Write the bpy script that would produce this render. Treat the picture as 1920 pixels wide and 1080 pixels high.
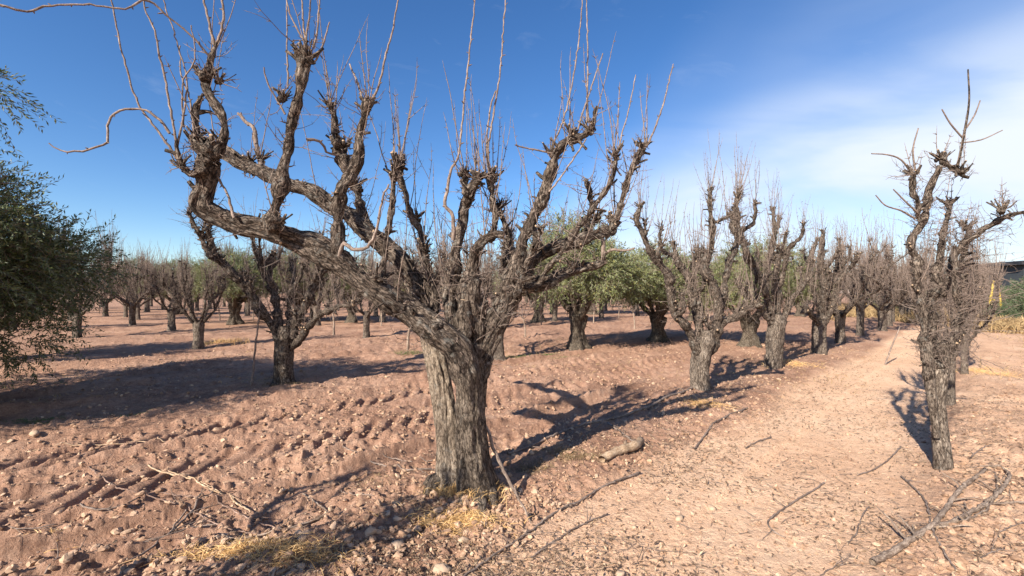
import bpy, math, random
import numpy as np
PI = math.pi
for o in list(bpy.data.objects): bpy.data.objects.remove(o)
SC = bpy.context.scene
COL = SC.collection

# ------------------------------------------------------------------ camera
F = 853.33; CX = 960.0; HY = 548.0; CH = 1.6
cd = bpy.data.cameras.new('camera'); cam = bpy.data.objects.new('camera', cd); COL.objects.link(cam)
cd.sensor_width = 36; cd.lens = 16.0; cd.shift_y = 8.0/1920; cd.clip_start = .05; cd.clip_end = 6000
cam.location = (0, 0, CH); cam.rotation_euler = (PI/2, 0, 0)
SC.camera = cam
def P(px, py, d): return np.array([(px-CX)/F*d, d, CH-(py-HY)/F*d])
def G(px, py):
    d = CH*F/(py-HY); return ((px-CX)/F*d, d)

# ------------------------------------------------------------------ light
SUN_EL = math.radians(31); LA = math.radians(38)            # light travels towards azimuth LA (from +Y to +X)
ldir = np.array([math.sin(LA)*math.cos(SUN_EL), math.cos(LA)*math.cos(SUN_EL), -math.sin(SUN_EL)])
sd = bpy.data.lights.new('sun', 'SUN'); sun = bpy.data.objects.new('sun', sd); COL.objects.link(sun)
sd.energy = 5.0; sd.angle = math.radians(.5); sd.color = (1, .92, .80)
import mathutils
sun.rotation_euler = mathutils.Vector(ldir).to_track_quat('-Z', 'Y').to_euler()
W = bpy.data.worlds.new('World'); SC.world = W; W.use_nodes = True
nt = W.node_tree; nt.nodes.clear()
def N(nt, t, **k):
    n = nt.nodes.new(t)
    for a, b in k.items():
        if a == 'i':
            for q, v in b.items(): n.inputs[q].default_value = v
        else: setattr(n, a, b)
    return n
def Lk(nt, a, b): nt.links.new(a, b)
sky = N(nt, 'ShaderNodeTexSky', sky_type='NISHITA', sun_disc=False, sun_elevation=SUN_EL,
        sun_rotation=LA+PI, altitude=700, air_density=1.0, dust_density=.35, ozone_density=3.2)
hsv = N(nt, 'ShaderNodeHueSaturation', i={'Saturation': 1.22, 'Value': 1.12, 'Hue': .506})
Lk(nt, sky.outputs[0], hsv.inputs['Color'])
tc = N(nt, 'ShaderNodeTexCoord')
sep = N(nt, 'ShaderNodeSeparateXYZ'); Lk(nt, tc.outputs['Generated'], sep.inputs[0])
def M(nt, op, a, b=None, c=None, clamp=False):
    n = N(nt, 'ShaderNodeMath', operation=op, use_clamp=clamp)
    for i, v in enumerate((a, b, c)):
        if v is None: continue
        if isinstance(v, (int, float)): n.inputs[i].default_value = v
        else: Lk(nt, v, n.inputs[i])
    return n.outputs[0]
def ramp(nt, src, stops, interp='LINEAR'):
    r = N(nt, 'ShaderNodeValToRGB'); cr = r.color_ramp; cr.interpolation = interp
    while len(cr.elements) < len(stops): cr.elements.new(.5)
    for e, (p, c) in zip(cr.elements, stops):
        e.position = p; e.color = (c, c, c, 1) if isinstance(c, (int, float)) else (*c, 1)
    Lk(nt, src, r.inputs[0]); return r.outputs[0]
# thin cirrus: lies low over the right of the sky, drawn by direction
az = M(nt, 'ARCTAN2', sep.outputs[0], sep.outputs[1])
hr = M(nt, 'SQRT', M(nt, 'ADD', M(nt, 'MULTIPLY', sep.outputs[0], sep.outputs[0]), M(nt, 'MULTIPLY', sep.outputs[1], sep.outputs[1])))
el = M(nt, 'ARCTAN2', sep.outputs[2], hr)
cmb = N(nt, 'ShaderNodeCombineXYZ'); Lk(nt, M(nt, 'ADD', M(nt, 'MULTIPLY', az, 1.6), M(nt, 'MULTIPLY', el, -1.2)), cmb.inputs[0]); Lk(nt, M(nt, 'ADD', M(nt, 'MULTIPLY', el, 5.0), M(nt, 'MULTIPLY', az, 1.1)), cmb.inputs[1])
cn = N(nt, 'ShaderNodeTexNoise', i={'Scale': 1.15, 'Detail': 5.0, 'Roughness': .5, 'Distortion': .5})
Lk(nt, cmb.outputs[0], cn.inputs['Vector'])
cn2 = N(nt, 'ShaderNodeTexNoise', i={'Scale': 3.2, 'Detail': 6.0, 'Roughness': .6, 'Distortion': .6})
Lk(nt, cmb.outputs[0], cn2.inputs['Vector'])
azm = ramp(nt, M(nt, 'SUBTRACT', M(nt, 'ADD', M(nt, 'MULTIPLY', az, .5), .62), M(nt, 'MULTIPLY', el, .42)), [(.57, 0.0), (.65, .42), (.74, .9), (.86, 1.0)], 'EASE')  # az rad 0..; .74 -> 0.48 rad
elm = ramp(nt, M(nt, 'ADD', el, M(nt, 'MULTIPLY', az, -.10)), [(0.0, .85), (.07, 1.0), (.18, 1.0), (.25, .62), (.34, .18), (.6, 0.0)], 'EASE')
base = M(nt, 'MULTIPLY', azm, elm)
nz = ramp(nt, cn.outputs[0], [(.30, .48), (.58, 1.0)], 'EASE')
cl = M(nt, 'MULTIPLY', M(nt, 'MULTIPLY', base, nz), 1.0, clamp=True)
wisp = M(nt, 'MULTIPLY', ramp(nt, cn2.outputs[0], [(.60, 0.0), (.85, .12)]), ramp(nt, el, [(.10, 0.0), (.3, 1.0)]))
cl = M(nt, 'ADD', cl, wisp, clamp=True)
mx = N(nt, 'ShaderNodeMix', data_type='RGBA'); Lk(nt, cl, mx.inputs['Factor']); Lk(nt, hsv.outputs[0], mx.inputs[6]); mx.inputs[7].default_value = (5.8, 6.3, 7.1, 1)
bg = N(nt, 'ShaderNodeBackground', i={'Strength': .072}); Lk(nt, mx.outputs[2], bg.inputs['Color'])
wo = N(nt, 'ShaderNodeOutputWorld'); Lk(nt, bg.outputs[0], wo.inputs['Surface'])
SC.view_settings.view_transform = 'Standard'; SC.view_settings.look = 'None'
SC.view_settings.exposure = 1.12; SC.view_settings.gamma = 1
SC.render.engine = 'CYCLES'; SC.cycles.max_bounces = 6; SC.cycles.transparent_max_bounces = 4

# ------------------------------------------------------------------ noise
def _h(ix, iy, iz, seed):
    n = (ix*374761393 + iy*668265263 + iz*1440662683 + seed*974634777) & 0xffffffff
    n = ((n ^ (n >> 13))*1274126177) & 0xffffffff
    n = ((n ^ (n >> 16))*2246822519) & 0xffffffff
    return ((n >> 8) & 0xffff)/65535.0
def vn2(x, y, seed=0):
    xi = np.floor(x).astype(np.int64); yi = np.floor(y).astype(np.int64)
    fx = x-xi; fy = y-yi; fx = fx*fx*(3-2*fx); fy = fy*fy*(3-2*fy)
    a = _h(xi, yi, 0, seed); b = _h(xi+1, yi, 0, seed); c = _h(xi, yi+1, 0, seed); d = _h(xi+1, yi+1, 0, seed)
    return (a*(1-fx)+b*fx)*(1-fy)+(c*(1-fx)+d*fx)*fy
def vn3(p, seed=0):
    x, y, z = p[..., 0], p[..., 1], p[..., 2]
    xi = np.floor(x).astype(np.int64); yi = np.floor(y).astype(np.int64); zi = np.floor(z).astype(np.int64)
    fx = x-xi; fy = y-yi; fz = z-zi; fx = fx*fx*(3-2*fx); fy = fy*fy*(3-2*fy); fz = fz*fz*(3-2*fz)
    r = 0
    for dz, wz in ((0, 1-fz), (1, fz)):
        a = _h(xi, yi, zi+dz, seed); b = _h(xi+1, yi, zi+dz, seed); c = _h(xi, yi+1, zi+dz, seed); d = _h(xi+1, yi+1, zi+dz, seed)
        r = r+wz*((a*(1-fx)+b*fx)*(1-fy)+(c*(1-fx)+d*fx)*fy)
    return r
def worley_bump(x, y, seed, keep=.6, rmin=.2, rmax=.55):
    xi = np.floor(x).astype(np.int64); yi = np.floor(y).astype(np.int64); out = np.zeros_like(x)
    for i in (-1, 0, 1):
        for j in (-1, 0, 1):
            cx = xi+i; cy = yi+j
            px = cx+.15+.7*_h(cx, cy, 1, seed); py = cy+.15+.7*_h(cx, cy, 2, seed)
            k = _h(cx, cy, 3, seed); R = rmin+(rmax-rmin)*_h(cx, cy, 4, seed)**2
            st = .6+.8*_h(cx, cy, 5, seed)
            d2 = ((x-px)**2*st+(y-py)**2/st)/(R*R)
            b = np.sqrt(np.clip(1-d2, 0, 1))*R*(k < keep)
            out = np.maximum(out, b)
    return out
def sm(a, b, x):
    t = np.clip((x-a)/(b-a), 0, 1); return t*t*(3-2*t)

# ------------------------------------------------------------------ ground shape
RA = math.radians(45.6); RU = (math.sin(RA), math.cos(RA)); RN = (-math.cos(RA), math.sin(RA)); R0 = (-.39, 3.66)
def st(x, y):
    dx = x-R0[0]; dy = y-R0[1]; return dx*RU[0]+dy*RU[1], dx*RN[0]+dy*RN[1]
def xy(s, t): return R0[0]+s*RU[0]+t*RN[0], R0[1]+s*RU[1]+t*RN[1]
def path_mask(x, y):
    s, t = st(x, y); w = .16*(vn2(s*.9, t*.9, 41)-.5)*2
    return sm(-.62, -.98, t+w)*sm(-2.95, -2.25, t+w*.8)
def ground_z(x, y, fine=True):
    x = np.asarray(x, float); y = np.asarray(y, float)
    s, t = st(x, y); r = np.hypot(x, y); pm = path_mask(x, y)
    wig = .12*(vn2(s*.7, t*0, 9)-.5)
    tt = t+wig
    z = .07*np.exp(-(tt/.38)**2) - .05*pm + .05*np.exp(-((tt+2.95)/.42)**2)
    for k in range(1, 9): z = z+.05*np.exp(-((tt-6.2*k)/.6)**2)
    fld = sm(.25, .7, tt)
    rough = np.clip(.30+.7*(1-pm)*(.55+.45*sm(.0, .5, np.abs(tt+.2))), .14, 1)
    rough = np.where(pm > .5, .17+.25*(1-pm), rough)
    far = lambda wl: np.clip(1.3-r/(wl*170), 0, 1)
    z = z+(vn2(s*.55, t*.9, 1)-.5)*.07*(1-.6*pm)
    z = z+(vn2(s*.7, t*4.2, 2)-.5)*.10*fld*np.clip(1.3-r/60, 0, 1)        # furrows dragged along the rows
    if fine:
        z = z+(vn2(s*3.1+7, t*4.5, 3)-.5)*.075*rough*far(.3)
        q = vn2(x*8.3, y*8.3, 4); z = z+(1-np.abs(2*q-1)-.5)*.038*rough*far(.12)
        q = vn2(x*19, y*19, 5); z = z+(q-.5)*.026*rough*far(.06)
        q = vn2(x*41, y*41, 6); z = z+(q-.5)*.013*np.clip(rough, .3, 1)*far(.03)
    # tyre tracks with lugs between the rows
    for tc_, w, dp, sg in ((2.0, .27, .032, 1), (3.25, .24, .03, -1), (.95, .16, .02, 1), (4.15, .24, .03, -1), (-1.25, .2, .008, 1), (8.3, .24, .03, 1), (10.3, .24, .03, 1)):
        c = tc_+.10*(vn2(s*.35, s*0, 11)-.5); u = (t-c)/w
        inside = sm(1.15, .85, np.abs(u)); z = z*(1-.75*inside)-dp*inside
        z = z+.045*np.exp(-((np.abs(u)-1.2)/.2)**2)*(dp > .015)
        if fine and dp > .02:
            ph = (s-u*.20-u*u*.04*sg)/.26; lug = .5+.5*np.tanh((np.sin(ph*2*PI+1.5*(vn2(x*5, y*5, 14)-.5))+.35)*1.6)
            patch = 1.0 if tc_ == 2.0 or tc_ == 3.25 else .5*sm(.3, .5, vn2(s*.55+3, t*0+tc_, 12))
            z = z+lug*.062*inside*patch*(.6+.7*sm(.25, .6, vn2(s*1.1, t*1.1, 15)))*np.clip(1.4-r/22, 0, 1)*(.6+.4*vn2(x*9, y*9, 13))
    if fine:
        xw = x+.05*(vn2(x*14, y*14, 31)-.5); yw = y+.05*(vn2(x*14, y*14, 32)-.5)
        cl = worley_bump(xw/.13, yw/.13, 21, .30, .12, .46)*.13*.62*rough*far(.14)*(vn2(x*1.3, y*1.3, 22)**1.2*1.6)
        cl = cl+worley_bump(xw/.055, yw/.055, 23, .5, .15, .5)*.055*.8*np.clip(rough, .28, 1)*far(.07)
        ins = 0
        for tc_ in (2.0, 4.15): ins = ins+sm(.36, .24, np.abs(t-tc_-.10*(vn2(s*.35, s*0, 11)-.5)))
        z = z+cl*(1-.8*np.clip(ins, 0, 1))
    return z
def gz(x, y): return float(ground_z(np.array([x]), np.array([y]))[0])

# ------------------------------------------------------------------ mesh collecting
class Geo:
    def __init__(s): s.v = []; s.f = []; s.m = []; s.b = []; s.n = 0
    def add(s, v, f, m=0, b=None):
        v = np.asarray(v, float).reshape(-1, 3); f = np.asarray(f, int).reshape(-1, 4)
        s.v.append(v); s.f.append(f+s.n); s.n += len(v)
        s.m.append(np.full(len(f), m, int) if np.isscalar(m) else np.asarray(m, int))
        s.b.append(v if b is None else np.asarray(b, float).reshape(-1, 3))
    def arrays(s): return np.concatenate(s.v), np.concatenate(s.f), np.concatenate(s.m), np.concatenate(s.b)
def mesh_from(name, v, f, mi, b, mats, smooth=True, extra=None):
    me = bpy.data.meshes.new(name)
    me.vertices.add(len(v)); me.vertices.foreach_set('co', v.astype(np.float32).ravel())
    me.loops.add(len(f)*4); me.loops.foreach_set('vertex_index', f.astype(np.int32).ravel())
    me.polygons.add(len(f)); me.polygons.foreach_set('loop_start', (np.arange(len(f))*4).astype(np.int32))
    try: me.polygons.foreach_set('loop_total', np.full(len(f), 4, np.int32))
    except Exception: pass
    me.polygons.foreach_set('material_index', mi.astype(np.int32))
    me.polygons.foreach_set('use_smooth', np.full(len(f), smooth, bool))
    if b is not None:
        a = me.attributes.new('bc', 'FLOAT_VECTOR', 'POINT'); a.data.foreach_set('vector', b.astype(np.float32).ravel())
    if extra:
        for k, val in extra.items():
            a = me.attributes.new(k, 'FLOAT', 'POINT'); a.data.foreach_set('value', val.astype(np.float32).ravel())
    for m in mats: me.materials.append(m)
    me.update(calc_edges=True); me.validate()
    return me
def obj(name, geo, mats, parent=None, origin=(0, 0, 0), smooth=True):
    if isinstance(geo, Geo):
        if geo.n == 0: return None
        v, f, mi, b = geo.arrays(); v = v-np.array(origin) if parent is None else v
        me = mesh_from(name, v, f, mi, b, mats, smooth)
    else: me = geo
    o = bpy.data.objects.new(name, me); COL.objects.link(o)
    if parent: o.parent = parent
    else: o.location = origin
    return o
def tag(o, label, cat, group=None, kind=None):
    if label: o['label'] = label
    if cat: o['category'] = cat
    if group: o['group'] = group
    if kind: o['kind'] = kind
    return o
def empty(name, loc, rz=0): 
    o = bpy.data.objects.new(name, None); COL.objects.link(o); o.location = loc; o.rotation_euler = (0, 0, rz); o.empty_display_size = .2
    return o
def copy_tree(o, parent=None):
    c = o.copy(); COL.objects.link(c); c.parent = parent
    for ch in list(o.children): copy_tree(ch, c)
    return c

def catmull(pts, rad, step):
    pts = np.asarray(pts, float); rad = np.asarray(rad, float)
    p = np.vstack([2*pts[0]-pts[1], pts, 2*pts[-1]-pts[-2]]); r = np.r_[rad[0], rad, rad[-1]]
    out = []; ro = []
    for i in range(1, len(p)-2):
        L = np.linalg.norm(p[i+1]-p[i]); st_ = step if np.isscalar(step) else step
        n = max(2, int(L/st_))
        t = (np.arange(n)/n)[:, None]
        a, b, c, d = p[i-1], p[i], p[i+1], p[i+2]
        out.append(.5*((2*b)+(-a+c)*t+(2*a-5*b+4*c-d)*t**2+(-a+3*b-3*c+d)*t**3))
        ro.append(r[i]+(r[i+1]-r[i])*t[:, 0])
    out.append(p[-2][None]); ro.append([r[-2]])
    return np.vstack(out), np.concatenate(ro)
def frames(pts):
    t = np.gradient(pts, axis=0); t /= np.linalg.norm(t, axis=1)[:, None]+1e-12
    ax = np.eye(3)[np.argmin(np.abs(t).mean(0))]
    if len(pts) < 12:
        b = np.cross(t, ax); b /= np.linalg.norm(b, axis=1)[:, None]+1e-12
        return t, np.cross(b, t), b
    n = np.cross(np.cross(t[0], ax), t[0]); n /= np.linalg.norm(n); ns = [n]
    for i in range(1, len(pts)):
        n = n-t[i]*np.dot(n, t[i]); n /= np.linalg.norm(n)+1e-12; ns.append(n)
    ns = np.array(ns); return t, ns, np.cross(t, ns)
def tube(g, pts, rad, k=6, rough=0, seed=0, cut=False, mat=0, lobes=None, ridge=0):
    pts = np.asarray(pts, float); rad = np.asarray(rad, float); n = len(pts)
    t, a, b = frames(pts); th = np.arange(k)/k*2*PI
    L = np.r_[0, np.cumsum(np.linalg.norm(np.diff(pts, axis=0), axis=1))]
    c, s_ = np.cos(th), np.sin(th)
    R = rad[:, None]*np.ones(k)[None]
    r0 = np.maximum(rad, .004)[:, None]
    bc = np.stack([c[None]*r0, s_[None]*r0, L[:, None]*np.ones(k)[None]], -1)+np.array([seed*.137 % 7, 0, seed*.71 % 11])
    if lobes is not None: R = R*lobes(th[None], L[:, None], rad[:, None])
    if rough:
        q = vn3(np.stack([c[None]*1.3+9+0*R, s_[None]*1.3+9+0*R, (L/max(rad.mean(), .01)*.55)[:, None]+0*R], -1), seed)
        R = R*(1+rough*2*(q-.5))
        q = vn3(bc*np.array([38, 38, 14]), seed+5); R = R*(1+rough*.55*2*(q-.5))
    if ridge:
        q = vn3(bc*np.array([26, 26, 5.5])+vn3(bc*9, 3)[..., None]*1.5, 77); q2 = vn3(bc*np.array([60, 60, 18]), 78)
        rd = 1-np.abs(2*q-1); R = R+ridge*(rd-.6)*1.3+ridge*.5*(q2-.5)
    v = pts[:, None]+R[..., None]*(c[None, :, None]*a[:, None]+s_[None, :, None]*b[:, None])
    V = v.reshape(-1, 3); B = bc.reshape(-1, 3); i = np.arange(n-1)[:, None]*k; j = np.arange(k)[None]
    f = np.stack([i+j, i+(j+1) % k, i+k+(j+1) % k, i+k+j], -1).reshape(-1, 4); m = np.full(len(f), mat)
    if cut:
        e = pts[-1]+(v[-1]-pts[-1])*.04; V = np.vstack([V, e]); B = np.vstack([B, B[-k:]*np.array([.05, .05, 1])])
        jj = np.arange(k); o1 = (n-1)*k; o2 = n*k
        f = np.vstack([f, np.stack([o1+jj, o1+(jj+1) % k, o2+(jj+1) % k, o2+jj], -1)]); m = np.r_[m, np.full(k, 1)]
    g.add(V, f, m, B)
def split_geo(src, k, i):
    """cut a tube's mesh after ring i: lower part (trunk) and upper part (limb) meet ring to ring"""
    v, f, m, b = src.arrays(); lo, hi = Geo(), Geo(); a = f.max(1) < (i+1)*k; lo.add(v[:(i+1)*k], f[a], m[a], b[:(i+1)*k]); hi.add(v[i*k:], f[~a]-i*k, m[~a], b[i*k:]); return lo, hi
def unit(v): v = np.asarray(v, float); return v/(np.linalg.norm(v)+1e-12)
def perp(d, rng):
    r = rng.normal(size=3); r -= d*np.dot(r, d); return unit(r)
def twig(g, p, d, L, r, rng, up=.0, wig=.15, k=4, spurs=0, n=None, fork=0, mat=0, bow=None):
    n = n or max(4, int(L/.07)); n = min(n, 18); st_ = L/n; d = unit(d); pts = [np.array(p, float)]; D = []
    for i in range(n):
        d = unit(d+rng.normal(size=3)*wig+np.array([0, 0, up])+(0 if bow is None else bow)); pts.append(pts[-1]+d*st_); D.append(d)
    pts = np.array(pts); rad = r*np.linspace(1, .38, n+1)*(1+.16*rng.random(n+1)); rad[-1] *= .4
    tube(g, pts, rad, k, mat=mat)
    for _ in range(spurs):
        i = rng.integers(1, n); dd = unit(D[i-1]*.6+perp(D[i-1], rng)); l = rng.uniform(.012, .04)
        tube(g, [pts[i], pts[i]+dd*l*.6, pts[i]+dd*l], [r*.55, r*.6, r*.25], 3, mat=mat)
    for _ in range(fork):
        i = rng.integers(1, max(2, int(n*.8))); dd = unit(D[i-1]*.9+perp(D[i-1], rng)*.9+np.array([0, 0, .25]))
        twig(g, pts[i], dd, L*rng.uniform(.2, .5), r*.68, rng, up, wig, 3, spurs//2, mat=mat)
    return pts
def lump(g, p, r, rng, k=9):
    sq = rng.uniform(.7, 1.25, 3); ax = unit(rng.normal(size=3)); s = np.linspace(-1, 1, 7)
    pts = np.array(p)+ax[None]*s[:, None]*r*sq[0]; rad = r*np.sqrt(np.clip(1.02-s**2, .02, 1))*sq[1]
    tube(g, pts, rad, k, rough=.75, seed=int(rng.integers(999)))
def head(gw, gt, p, d, r, rng, shoots=3, shootlen=(.35, .9), sc=1.0):
    """pruning head: a knobbly swelling with short dead stubs and a few whips"""
    for _ in range(3): lump(gw, p+rng.normal(size=3)*r*.5, r*rng.uniform(.5, .95), rng)
    for _ in range(int(rng.integers(7, 13))):
        dd = unit(unit(d)*.5+perp(unit(d), rng)*rng.uniform(.4, 1.1)+[0, 0, .25]); l = rng.uniform(.03, .12)*sc; rr = r*rng.uniform(.14, .38)
        q = p+dd*r*.6; tube(gw, [q, q+dd*l*.5+rng.normal(size=3)*.006, q+dd*l], [rr*1.25, rr, rr*.85], 7, rough=.25, seed=int(rng.integers(999)), cut=True)
    for _ in range(int(rng.integers(7, 14))):
        twig(gt, p+rng.normal(size=3)*r*.4, unit(d+rng.normal(size=3)*.9), rng.uniform(.05, .2)*sc, .0035*sc, rng, .05, .22, 4, 3)
    for _ in range(shoots):
        twig(gt, p+rng.normal(size=3)*r*.5, unit(np.array([0, 0, 1])+unit(d)*.3+rng.normal(size=3)*.22), rng.uniform(*shootlen)*sc, rng.uniform(.0035, .0055)*sc, rng, .06, .045, 4, 8, fork=int(rng.random() < .45))
def dress(gw, gt, pts, rad, rng, dens=1.0, sc=1.0, tw=.45, sh=.06, lo=.05):
    """spurs, twigs and whips along a limb"""
    L = np.r_[0, np.cumsum(np.linalg.norm(np.diff(pts, axis=0), axis=1))]; n = int(L[-1]*48*dens)
    for _ in range(n):
        l = rng.uniform(lo, 1)*L[-1]; i = min(np.searchsorted(L, l), len(pts)-1); t = unit(pts[min(i+1, len(pts)-1)]-pts[max(i-1, 0)])
        d = unit(perp(t, rng)+np.array([0, 0, .45])); p = pts[i]+d*rad[i]*.85; q = rng.random()
        if q < sh: twig(gt, p, unit(d*.5+[0, 0, 1.1]), rng.uniform(.35, .95)*sc, rng.uniform(.0035, .005)*sc, rng, .07, .05, 4, 6, fork=int(rng.random() < .4))
        elif q < sh+tw: twig(gt, p, d, rng.uniform(.07, .34)*sc, rng.uniform(.002, .0036)*sc, rng, .06, .2, 3, 3, fork=int(rng.random() < .5))
        elif q < sh+tw+.12:
            rr = rng.uniform(.006, .014)*sc; l2 = rng.uniform(.03, .09)*sc
            tube(gw, [p-d*rr, p+d*l2*.5, p+d*l2+rng.normal(size=3)*.01], [rr*1.6, rr, rr*.9], 6, rough=.3, seed=int(rng.integers(999)), cut=rng.random() < .5)
        else:
            e = twig(gt, p, d, rng.uniform(.025, .08)*sc, rng.uniform(.0035, .0065)*sc, rng, .02, .35, 4, 2, n=4)
def limb(gw, pts, rad, rng, k=22, rough=.13, ridge=.006, cut=False, step=None, wig=.25, flare=True):
    pts = np.asarray(pts, float); rad = np.asarray(rad, float)
    p, r = catmull(pts, rad, step or max(.012, rad.mean()*.26))
    s = rng.integers(500); L = np.r_[0, np.cumsum(np.linalg.norm(np.diff(p, axis=0), axis=1))]
    o = np.stack([vn2(L/(rad.mean()*4)+s, L*0+q, int(s))-.5 for q in (1, 5, 9)], -1)*rad.mean()*2*wig
    o *= np.clip(L/L[-1]*5, 0, 1)[:, None]; p = p+o
    r = r*(1+.30*(vn2(L/(rad.mean()*2.2)+s, L*0, 3)-.5)*2)*(1+.14*(vn2(L/(rad.mean()*.9)+s, L*0, 4)-.5)*2)
    if flare: r = r*(1-.6*np.exp(-(L/(rad[0]*.9))**2)+.16*np.exp(-((L-rad[0]*2.2)/(rad[0]*1.1))**2))
    tube(gw, p, r, k, rough=rough, seed=int(s), cut=cut, ridge=min(ridge, r.mean()*.18))
    return p, r

# ------------------------------------------------------------------ materials
def mat(name):
    m = bpy.data.materials.new(name); m.use_nodes = True; t = m.node_tree; b = t.nodes['Principled BSDF']; return m, t, b
def bark(name, c0, c1, c2, bump=.6, sc=1.0, spots=0.0):
    m, t, b = mat(name); a = N(t, 'ShaderNodeAttribute', attribute_name='bc')
    mp = N(t, 'ShaderNodeMapping', i={'Scale': (1, 1, .27)}); Lk(t, a.outputs['Vector'], mp.inputs[0])
    n1 = N(t, 'ShaderNodeTexNoise', i={'Scale': 58*sc, 'Detail': 8.0, 'Roughness': .62, 'Distortion': .4}); Lk(t, mp.outputs[0], n1.inputs['Vector'])
    n2 = N(t, 'ShaderNodeTexNoise', i={'Scale': 5*sc, 'Detail': 4.0, 'Roughness': .6}); Lk(t, a.outputs['Vector'], n2.inputs['Vector'])
    vo = N(t, 'ShaderNodeTexVoronoi', feature='DISTANCE_TO_EDGE', i={'Scale': 62*sc}); 
    ad = N(t, 'ShaderNodeMixRGB', blend_type='ADD', i={'Fac': .05}); Lk(t, mp.outputs[0], ad.inputs[1]); Lk(t, n1.outputs['Color'], ad.inputs[2]); Lk(t, ad.outputs[0], vo.inputs['Vector'])
    fur = ramp(t, vo.outputs['Distance'], [(0.0, 0.0), (.16, 1.0)])
    h = M(t, 'ADD', M(t, 'MULTIPLY', n1.outputs[0], .9), M(t, 'MULTIPLY', fur, .25))
    col = ramp(t, h, [(.40, c0), (.58, c1), (.82, c2)])
    mul = N(t, 'ShaderNodeMixRGB', blend_type='MULTIPLY', i={'Fac': .85}); Lk(t, col, mul.inputs[1]); Lk(t, ramp(t, n2.outputs[0], [(.3, (.36, .32, .30)), (.68, (1.12, 1.08, 1.04))]), mul.inputs[2])
    out = mul.outputs[0]
    if spots:
        n3 = N(t, 'ShaderNodeTexNoise', i={'Scale': 17.0, 'Detail': 5.0, 'Roughness': .7}); Lk(t, a.outputs['Vector'], n3.inputs['Vector'])
        m3 = N(t, 'ShaderNodeMixRGB'); Lk(t, M(t, 'MULTIPLY', ramp(t, n3.outputs[0], [(.56, 0.0), (.64, 1.0)]), spots), m3.inputs[0]); Lk(t, out, m3.inputs[1]); m3.inputs[2].default_value = (.40, .39, .35, 1); out = m3.outputs[0]
    Lk(t, out, b.inputs['Base Color']); b.inputs['Roughness'].default_value = .95; b.inputs['Specular IOR Level'].default_value = .15
    bp = N(t, 'ShaderNodeBump', i={'Strength': bump, 'Distance': .008}); Lk(t, h, bp.inputs['Height']); Lk(t, bp.outputs[0], b.inputs['Normal'])
    return m
M_BARK = bark('old_bark', (.010, .008, .007), (.058, .044, .035), (.25, .205, .168), 1.0, 1.0, .22)
M_BARKT = bark('trunk_bark', (.020, .016, .013), (.085, .067, .053), (.235, .195, .158), 1.0, .95, .10)
M_BARKLIT = bark('lit_trunk_bark', (.05, .039, .03), (.19, .15, .115), (.36, .30, .235), .9, .95, .15)  # main trunk's sunlit left side, painted paler than its shaded right
M_BARK2 = bark('grey_bark', (.022, .017, .014), (.11, .087, .07), (.30, .255, .212), .9, .95, .12)
M_TWIG = bark('twig_bark', (.085, .063, .052), (.24, .185, .155), (.42, .35, .305), .3, 2.0)
M_SHOOT = bark('whip_bark', (.10, .055, .04), (.26, .17, .135), (.42, .33, .28), .2, 2.0)
M_CUT = bark('cut_wood', (.24, .15, .09), (.46, .33, .22), (.62, .50, .37), .3, 1.5)
M_DEAD = bark('dead_wood', (.14, .10, .08), (.30, .23, .18), (.48, .40, .33), .6, 1.2)
M_OLIVEBARK = bark('olive_bark', (.02, .016, .012), (.085, .068, .05), (.20, .17, .14), .8, .8, .1)
def simple(name, c, rough=.8, var=None, scale=20, two=None):
    m, t, b = mat(name); b.inputs['Roughness'].default_value = rough; b.inputs['Specular IOR Level'].default_value = .25
    tcn = N(t, 'ShaderNodeTexCoord'); n = N(t, 'ShaderNodeTexNoise', i={'Scale': float(scale), 'Detail': 4.0}); Lk(t, tcn.outputs['Object'], n.inputs['Vector'])
    out = ramp(t, n.outputs[0], [(.35, c), (.65, var or tuple(x*1.25 for x in c))])
    if two:
        g = N(t, 'ShaderNodeNewGeometry'); mx = N(t, 'ShaderNodeMixRGB'); Lk(t, g.outputs['Backfacing'], mx.inputs[0]); Lk(t, out, mx.inputs[1]); mx.inputs[2].default_value = (*two, 1); out = mx.outputs[0]
    Lk(t, out, b.inputs['Base Color']); return m
def leafmat(name, stops, under, rough=.5):
    m, t, b = mat(name); g = N(t, 'ShaderNodeNewGeometry'); b.inputs['Roughness'].default_value = rough; b.inputs['Specular IOR Level'].default_value = .35
    c = ramp(t, g.outputs['Random Per Island'], stops); mx = N(t, 'ShaderNodeMixRGB'); Lk(t, g.outputs['Backfacing'], mx.inputs[0]); Lk(t, c, mx.inputs[1]); mx.inputs[2].default_value = (*under, 1)
    Lk(t, mx.outputs[0], b.inputs['Base Color'])
    tr = N(t, 'ShaderNodeBsdfTranslucent'); Lk(t, c, tr.inputs[0]); ms = N(t, 'ShaderNodeMixShader', i={0: .18})
    o = t.nodes['Material Output']; Lk(t, b.outputs[0], ms.inputs[1]); Lk(t, tr.outputs[0], ms.inputs[2]); Lk(t, ms.outputs[0], o.inputs[0]); return m
M_OLIVE = leafmat('olive_leaf', [(0, (.035, .055, .014)), (.5, (.07, .092, .026)), (.85, (.125, .145, .045)), (1, (.20, .17, .07))], (.15, .175, .09), .45)
M_OLIVEL = leafmat('olive_leaf_light', [(0, (.08, .10, .028)), (.5, (.14, .158, .05)), (.85, (.21, .215, .075)), (1, (.32, .28, .10))], (.22, .24, .12), .5)
M_BUSH = leafmat('bush_leaf', [(0, (.035, .06, .025)), (.6, (.07, .10, .04)), (1, (.12, .15, .06))], (.10, .13, .07), .55)
M_STRAW = leafmat('straw', [(0, (.42, .24, .09)), (.5, (.68, .42, .16)), (.85, (.80, .56, .28)), (1, (.46, .27, .14))], (.68, .44, .20), .7)
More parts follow.
